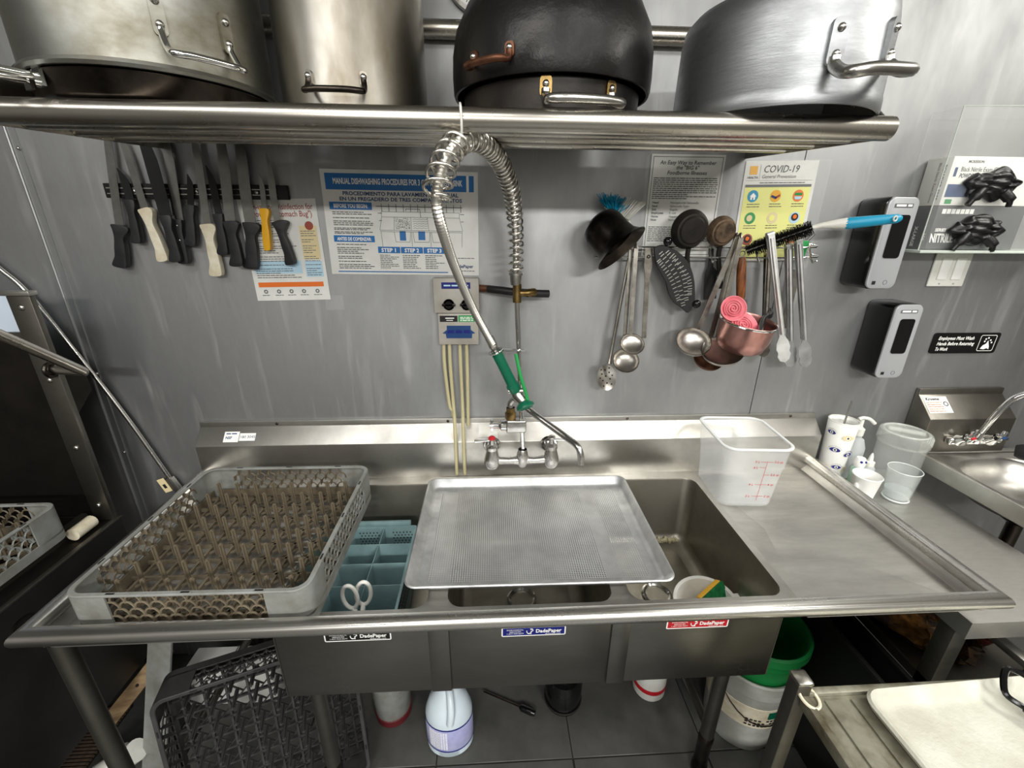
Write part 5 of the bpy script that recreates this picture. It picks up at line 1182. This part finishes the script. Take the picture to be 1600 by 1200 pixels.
# ------------------------------------------------------------------ dishwasher at the left
mat('dark_metal', (58, 54, 50), .42, .9, (34, 31, 29), 4, rv=.15)
mat('near_black', (26, 25, 25), .45, .2, (38, 36, 34), 6)
mat('curtain', (196, 208, 222), .4)
dw = thing('dishwasher', 'dark steel door-type dishwasher with a lift handle at the left edge', 'dishwasher', (-1.6, .9, 0))
MB().box(-1.238, -1.180, 1.180, 1.196, .805, 1.500).build('corner_post', 'steel_dark', dw, bev=.002)
MB().box(-1.245, -1.175, 1.176, 1.200, 1.500, 1.512).build('post_cap', 'steel', dw, bev=.002)
for z in (1.47, 1.27, 1.06, .86): MB().ball((-1.209, 1.179, z), .0075, 10, 6, (1, .6, 1)).build('bolt', 'satin_chrome', dw)
MB().box(-1.92, -1.238, 1.200, 1.206, .805, 1.40).build('chamber_back', 'dark_metal', dw, sm=0)
MB().box(-1.92, -1.238, 1.197, 1.2005, 1.385, 1.40).build('chamber_lip', 'steel_dark', dw, sm=0)
MB().box(-1.92, -1.240, 1.208, 1.214, 1.36, 1.495).build('strip_curtain', 'curtain', dw, sm=0)
MB().prism([(1.196, 1.16), (1.26, 1.21), (1.26, 1.285), (1.196, 1.285)], -1.196, -1.184, Matrix(((0, 0, 1, 0), (1, 0, 0, 0), (0, 1, 0, 0), (0, 0, 0, 1)))).build('handle_bracket', 'dark_metal', dw, sm=0)
MB().box(-1.92, -1.182, .36, 1.20, .795, .803).build('wash_deck', 'dark_metal', dw, sm=0)
MB().box(-1.182, -1.170, .36, 1.195, .30, .806).build('front_panel', 'near_black', dw, bev=.001)
MB().box(-1.182, -1.166, .36, 1.195, .8062, .8115).build('deck_edge', 'steel_dark', dw, bev=.001)
MB().box(-1.92, -1.9, .36, 1.20, .30, .80).box(-1.9, -1.182, .36, .37, .30, .795).build('cabinet', 'near_black', dw, sm=0)
for x, y in ((-1.88, .40), (-1.21, .40), (-1.88, 1.16), (-1.21, 1.16)): MB().cyl((x, y, 0), (x, y, .30), .02, n=12).build('leg', 'dark_metal', dw)
for x in (-1.25, -1.66): MB().box(x-.008, x+.008, .4, 1.17, .803, .8395).build('rack_track', 'steel_dark', dw)
MB().cyl((-1.215, 1.085, .826), (-1.215, 1.15, .826), .019, n=14).build('roller', 'ivory', dw)
MB().torus((-1.168, .86, .72), .035, .003, (1, 0, 0), 24, 6).build('gauge_ring', 'pan_dark', dw)
MB().tube(smooth_path([(-1.185, 1.175, 1.303), (-1.14, 1.172, 1.300), (-1.105, 1.165, 1.300), (-1.098, 1.150, 1.312), (-1.10, 1.0, 1.445), (-1.10, .82, 1.60)], 6), .0125, 14).build('lift_handle', 'tube_steel', dw)
MB().torus((-1.187, 1.172, 1.303), .017, .006, (1, 0, 0), 18, 8).build('handle_collar', 'pan_dark', dw)
# conduit along the wall
cdt = thing('conduit', 'thin steel conduit slanting down the wall to a small tag by the dish rack', 'conduit', (-1.1, 1.34, .86))
MB().tube(smooth_path([at(-60, 372, 1.335), at(0, 420, 1.335), at(45, 460, 1.335), at(130, 565, 1.335), at(200, 655, 1.335), at(266, 748, 1.335)], 6), .0065, 12).build('tube', 'satin_chrome', cdt)
e0 = at(266, 748, 1.335); ed = (at(285, 772, 1.335)-e0).normalized()
MB().bar(e0-ed*.004, e0+ed*.055, .024, .014, (0, 1, 0)).build('fitting', 'steel', cdt, bev=.002)
q = MB().bar(e0+V((-.028, -.008, .004)), e0+ed*.05+V((-.028, -.008, .0)), .026, .001, (0, 1, 0)).build('tag', 'tan', cdt)
MB().bar(e0+ed*.02+V((-.028, -.0092, .002)), e0+ed*.036+V((-.028, -.0092, .002)), .010, .0005, (0, 1, 0)).build('tag_mark', 'ink', q)
# ------------------------------------------------------------------ under the sink
jg = thing('cleaner_jug', 'white plastic jug of cleaner with a blue and white label on the floor', 'jug', (-.15, .99, 0))
mat('jug_plastic', (206, 218, 226), .35, 0., (190, 204, 214), 6); mat('jug_label', (150, 152, 196), .4, 0., (176, 178, 210), 14)
el = Matrix.Translation((-.15, .99, .001)) @ Matrix.Diagonal((1, .82, 1, 1))
MB().lathe([(0, 0), (.07, 0), (.078, .008), (.078, .155), (.076, .17), (.062, .215), (.036, .25), (.02, .262), (.02, .285)], 36, el).build('body', 'jug_plastic', jg)
MB().lathe([(.079, .035), (.0795, .036), (.0795, .14), (.079, .141)], 36, el).build('label_band', 'jug_label', jg)
for z in (.036, .14): MB().lathe([(.0798, z-.003), (.0805, z), (.0798, z+.003)], 36, el).build('label_edge', 'navy', jg)
sm_ = MB()
for i in range(12): 
    for f in (-1, 0): 
        z = .05+.007*i
        for a in range(-120+f*20, -95+f*20, 6): sm_.bar(el @ V((.0802*math.cos(R(a)), .0802*math.sin(R(a)), z)), el @ V((.0802*math.cos(R(a+4.5)), .0802*math.sin(R(a+4.5)), z)), .0006, .0028)
sm_.build('small_print', 'paper_white', jg, sm=0)
MB().lathe([(.023, .27), (.024, .30), (.02, .303), (0, .303)], 24, el).build('cap', 'navy', jg)
MB().tube(smooth_path([(-.14, .925, .175), (-.135, .93, .225), (-.14, .96, .262), (-.147, .985, .27)], 6), .012, 10).build('grip', 'jug_plastic', jg)
bj = thing('black_jar', 'short black jar standing on the floor under the middle bowl', 'jar', (.26, 1.10, 0))
MB().lathe([(0, 0.001), (.06, .001), (.066, .008), (.068, .10), (.055, .13), (.04, .135), (.04, .16), (0, .162)], 30, Matrix.Translation((.26, 1.10, 0))).build('body', 'gloss_black', bj)
MB().torus((.26, 1.10, .02), .0675, .003, n=30).build('foot_ring', 'near_black', bj)
wp = thing('white_canister', 'white canister with a red stripe under the right bowl', 'canister', (.60, 1.13, 0))
MB().lathe([(0, .001), (.055, .001), (.06, .01), (.06, .20), (.05, .215), (0, .217)], 30, Matrix.Translation((.60, 1.13, 0))).build('body', 'white_plastic', wp)
MB().lathe([(.0605, .04), (.061, .041), (.061, .06), (.0605, .061)], 30, Matrix.Translation((.60, 1.13, 0))).build('stripe', 'red', wp)
mat('dark_red', (84, 20, 26), .5); mat('bucket_white', (178, 180, 174), .45, 0., (146, 146, 138), 9)
pl = thing('grey_pail', 'grey pail with a dark red base beside the left sink leg', 'pail', (-.365, 1.09, 0))
MB().lathe([(0, .001), (.055, .001), (.06, .01), (.072, .20), (.075, .203), (.07, .204), (.056, .02), (0, .015)], 30, Matrix.Translation((-.365, 1.09, 0))).build('body', 'rack_grey', pl)
MB().lathe([(.0575, .002), (.063, .006), (.065, .035), (.0615, .037)], 30, Matrix.Translation((-.365, 1.09, 0))).build('base', 'dark_red', pl)
sdv = thing('screwdriver', 'long screwdriver with a black handle lying on the floor tiles', 'screwdriver', (.1, 1.1, 0))
s0, s1 = atz(756, 1080, .012), atz(812, 1104, .012); s2 = atz(836, 1115, .013)
MB().cyl(s0, s1, .0035, n=8).build('shaft', 'pan_dark', sdv)
MB().tube([s1, s1.lerp(s2, .15), s1.lerp(s2, .8), s2], [.007, .0125, .0125, .009], 10).build('handle', 'gloss_black', sdv)
bu = thing('bucket', 'white plastic bucket with a worn green and white label under the right drainboard', 'bucket', (.885, 1.01, 0))
cbk = (.885, 1.01, .001)
MB().lathe([(0, 0), (.108, 0), (.112, .006), (.126, .27), (.131, .272), (.131, .30), (.134, .303), (.134, .33), (.129, .335), (.121, .33), (.106, .01), (0, .006)], 44, Matrix.Translation(cbk)).build('body', 'bucket_white', bu)
MB().lathe([(.1195, .13), (.1205, .131), (.1255, .225), (.1245, .226)], 44, Matrix.Translation(cbk)).build('label_band', 'ivory', bu)
tx = MB()
for i, ch in enumerate('FOUR & MORE'):
    a = R(-112+i*7); r_ = .1245; tx.text(ch, frame(V(cbk)+V((r_*math.cos(a), r_*math.sin(a), .16)), (-math.sin(a), math.cos(a), 0), (0, 0, 1)), .02, .0005, bold=.02) if False else None
for z in (.145, .158, .171):
    for a in range(-120, -40, 6):
        if rnd.random() < .75: r_ = .1215+.05*(z-.13); tx.bar(V(cbk)+V((r_*math.cos(R(a)), r_*math.sin(R(a)), z)), V(cbk)+V((r_*math.cos(R(a+4)), r_*math.sin(R(a+4)), z)), .0008, .006)
tx.build('label_lettering', 'ink', bu, sm=0)
gr = MB()
for a in range(-90, -40, 4): r_ = .1258; gr.bar(V(cbk)+V((r_*math.cos(R(a)), r_*math.sin(R(a)), .20)), V(cbk)+V((r_*math.cos(R(a+4.3)), r_*math.sin(R(a+4.3)), .20)), .0008, .03)
gr.build('label_print', 'green', bu, sm=0)
MB().tube([V(cbk)+V((.128*math.cos(R(a)), .128*math.sin(R(a))-.012*math.sin(R(a))**2*0, .285-.13*math.sin(R(-a)))) for a in range(-180, 1, 12)], .0022, 6).build('bail', 'pan_dark', bu)
gb = thing('green_bucket', 'bright green bucket nested in the top of the white bucket', 'bucket', (.885, 1.01, .12))
MB().lathe([(0, .125), (.095, .125), (.118, .36), (.126, .40), (.131, .402), (.133, .43), (.142, .434), (.142, .462), (.134, .466), (.128, .46), (.122, .40), (.09, .135), (0, .132)], 44, Matrix.Translation(cbk)).build('body', 'green_bright', gb)
# clutter at the left under the drainboard
mat('board_wood', (150, 126, 92), .7, 0., (104, 82, 56), 8, (1, 1, 6))
bd = thing('timber_offcut', 'bare wooden slat with a nail hole leaning under the left drainboard', 'timber', (-1.1, 1.05, 0))
a0, a1 = at(262, 1012, 1.12), at(152, 1150, .98)
MB().bar(a0, a1, .045, .012, (0, -1, .3)).build('board', 'board_wood', bd, bev=.001)
MB().ball(a0.lerp(a1, .42)+V((0, -.007, .002)), .005, 8, 6).build('nail_hole', 'matte_black', bd)
gp = thing('plastic_sheet', 'loose grey plastic sheet leaning beside the left sink leg', 'sheet', (-1.15, .95, 0))
MB().prism([(0, 0), (.09, 0), (.09, .55), (.04, .62), (0, .5)], 0, .006, frame((-1.15, .95, .001), (1, -.25, 0), (.02, .35, 1))).build('sheet', 'rack_grey', gp, sm=0)
bx = thing('tile_box', 'flat white cardboard box on the floor behind the leaning rack', 'box', (-.95, 1.22, 0))
MB().box(-1.12, -.80, 1.14, 1.25, .001, .16).build('carton', 'paper', bx, bev=.004)
MB().box(-.972, -.968, 1.139, 1.251, .001, .1612).build('seam', 'ink_grey', bx, sm=0)
pv = thing('drain_pipe', 'white plastic pipe elbow on the floor at the lower left', 'pipe', (-1.15, .93, 0))
MB().tube(smooth_path([atz(150, 1215, .05), atz(178, 1196, .05), atz(200, 1182, .06), atz(214, 1172, .08)], 5), .034, 18).build('pipe', 'white_plastic', pv)
MB().torus(atz(200, 1182, .06), .036, .006, (1, .6, .2), 24, 8).build('collar', 'white_plastic', pv)
mat('mat_brown', (96, 78, 64), .8, 0., (60, 48, 40), 40)
fm = thing('floor_mat', 'brown ribbed rubber mat on the floor at the lower left corner', 'mat', (-1.55, .9, 0))
MB().box(-1.90, -1.33, .55, 1.15, .001, .008).build('base', 'near_black', fm, sm=0)
r0 = None
for i in range(54):
    if r0 is None: r0 = MB().box(-.285, .285, -.003, .003, .008, .014).build('rib', 'mat_brown', fm, local=True, sm=0); r0.matrix_basis = Matrix.Translation((-.065, -.345+.011*i, 0))
    else: dupl(r0, fm, Matrix.Translation((-.065, -.345+.011*i, 0)))
# ------------------------------------------------------------------ cart in the lower right corner
ca = thing('utility_cart', 'worn ribbed metal cart in the lower right corner', 'cart', (1.0, .35, 0))
CZ = .745
mat('cart_metal', (150, 148, 132), .5, .5, (92, 84, 64), 14, (1, 1, 1), .4, .7, bump=.4, bs=60)
MB().box(.672, 1.42, .05, .598, CZ-.03, CZ-.006).build('deck', 'cart_metal', ca, bev=.002)
for i in range(12): x = .70+.058*i; MB().box(x, x+.036, .06, .588, CZ-.006, CZ-.001).build('rib', 'cart_metal', ca, bev=.002)
for a, b in (((.662, .06), (.662, .60)), ((.662, .606), (1.42, .606))): MB().bar((*a, CZ-.012), (*b, CZ-.012), .016, .03).build('edge_rail', 'cart_metal', ca, bev=.003)
for x, y in ((.656, .61), (1.425, .61), (.656, .05), (1.425, .05)):
    l = MB().box(x-.016, x+.016, y-.016, y+.016, .06, CZ+.03).build('post', 'steel_dark', ca, bev=.004)
    MB().box(x-.018, x+.018, y-.018, y+.018, CZ+.03, CZ+.042).build('post_cap', 'satin_chrome', l, bev=.006, seg=2)
    MB().cyl((x, y-.012, .03), (x, y+.012, .03), .029, n=20).build('caster', 'rubber', l)
MB().torus((.668, .592, CZ+.004), .022, .0035, (.3, -.2, 1), 24, 6).build('twine', 'ivory', ca)
MB().box(.672, 1.42, .05, .598, .25, .265).build('lower_deck', 'cart_metal', ca, bev=.002)
tr_ = thing('white_tray', 'white textured plastic tray lying on the cart', 'tray', (1.088, .372, CZ), R(2.0))
mat('tray_white', (196, 196, 184), .5, 0., (176, 174, 160), 10, bump=.6, bs=110)
TW, TD = .62, .46
def lz(ins, z, r): return [(x, y, z) for x, y in rr(TW-2*ins, TD-2*ins, r, 6)]
loops = [lz(.012, 0, .03), lz(.004, .010, .034), lz(0, .020, .036), lz(.004, .025, .035), (lz(.010, .0235, .032)), lz(.022, .009, .028), lz(.032, .005, .026), lz(.04, .0045, .024)]
k = len(loops[0]); b = MB(); b.add([p for l in loops for p in l], [(i*k+j, i*k+(j+1) % k, (i+1)*k+(j+1) % k, (i+1)*k+j) for i in range(len(loops)-1) for j in range(k)]+[tuple(range(k))[::-1], tuple(range((len(loops)-1)*k, len(loops)*k))])
b.build('body', 'tray_white', tr_, local=True, sm=50)
pt_ = loops = None
hb = thing('tote_carrier', 'black plastic carrier loop resting on the white tray', 'carrier', (1.02, .52, CZ))
hp_ = [atz(1568, 1060, .80), atz(1575, 1045, .81), atz(1605, 1058, .81), atz(1640, 1090, .80), atz(1630, 1125, .78), atz(1600, 1105, .78), atz(1572, 1085, .785)]
MB().tube(smooth_path(hp_+[hp_[0]], 5)[:-1], .006, 8, closed=True).build('loop', 'gloss_black', hb)
MB().bar(atz(1600, 1105, .78), atz(1640, 1135, .772), .02, .008).build('arm', 'gloss_black', hb, bev=.002)
# steel rails reaching out from the table toward the cart
rl = thing('steel_rail', 'square steel rail end sticking out below the side table', 'rail', (1.28, .70, .70))
MB().box(1.262, 1.290, .60, .76, .700, .718).build('bar', 'steel', rl, bev=.002)
for i in range(3): MB().box(1.263, 1.289, .594, .600, .701+.006*i, .705+.006*i).build('end_fin', 'steel_dark', rl, sm=0)
MB().box(1.290, 1.49, .735, .76, .702, .716).build('cross_bar', 'steel', rl, bev=.002)
cr = thing('dark_filler', 'black plastic crate put in to darken the gap under the right drainboard', 'filler', (1.07, 1.0, 0))  # made-up box added to black out the gap below the drainboard
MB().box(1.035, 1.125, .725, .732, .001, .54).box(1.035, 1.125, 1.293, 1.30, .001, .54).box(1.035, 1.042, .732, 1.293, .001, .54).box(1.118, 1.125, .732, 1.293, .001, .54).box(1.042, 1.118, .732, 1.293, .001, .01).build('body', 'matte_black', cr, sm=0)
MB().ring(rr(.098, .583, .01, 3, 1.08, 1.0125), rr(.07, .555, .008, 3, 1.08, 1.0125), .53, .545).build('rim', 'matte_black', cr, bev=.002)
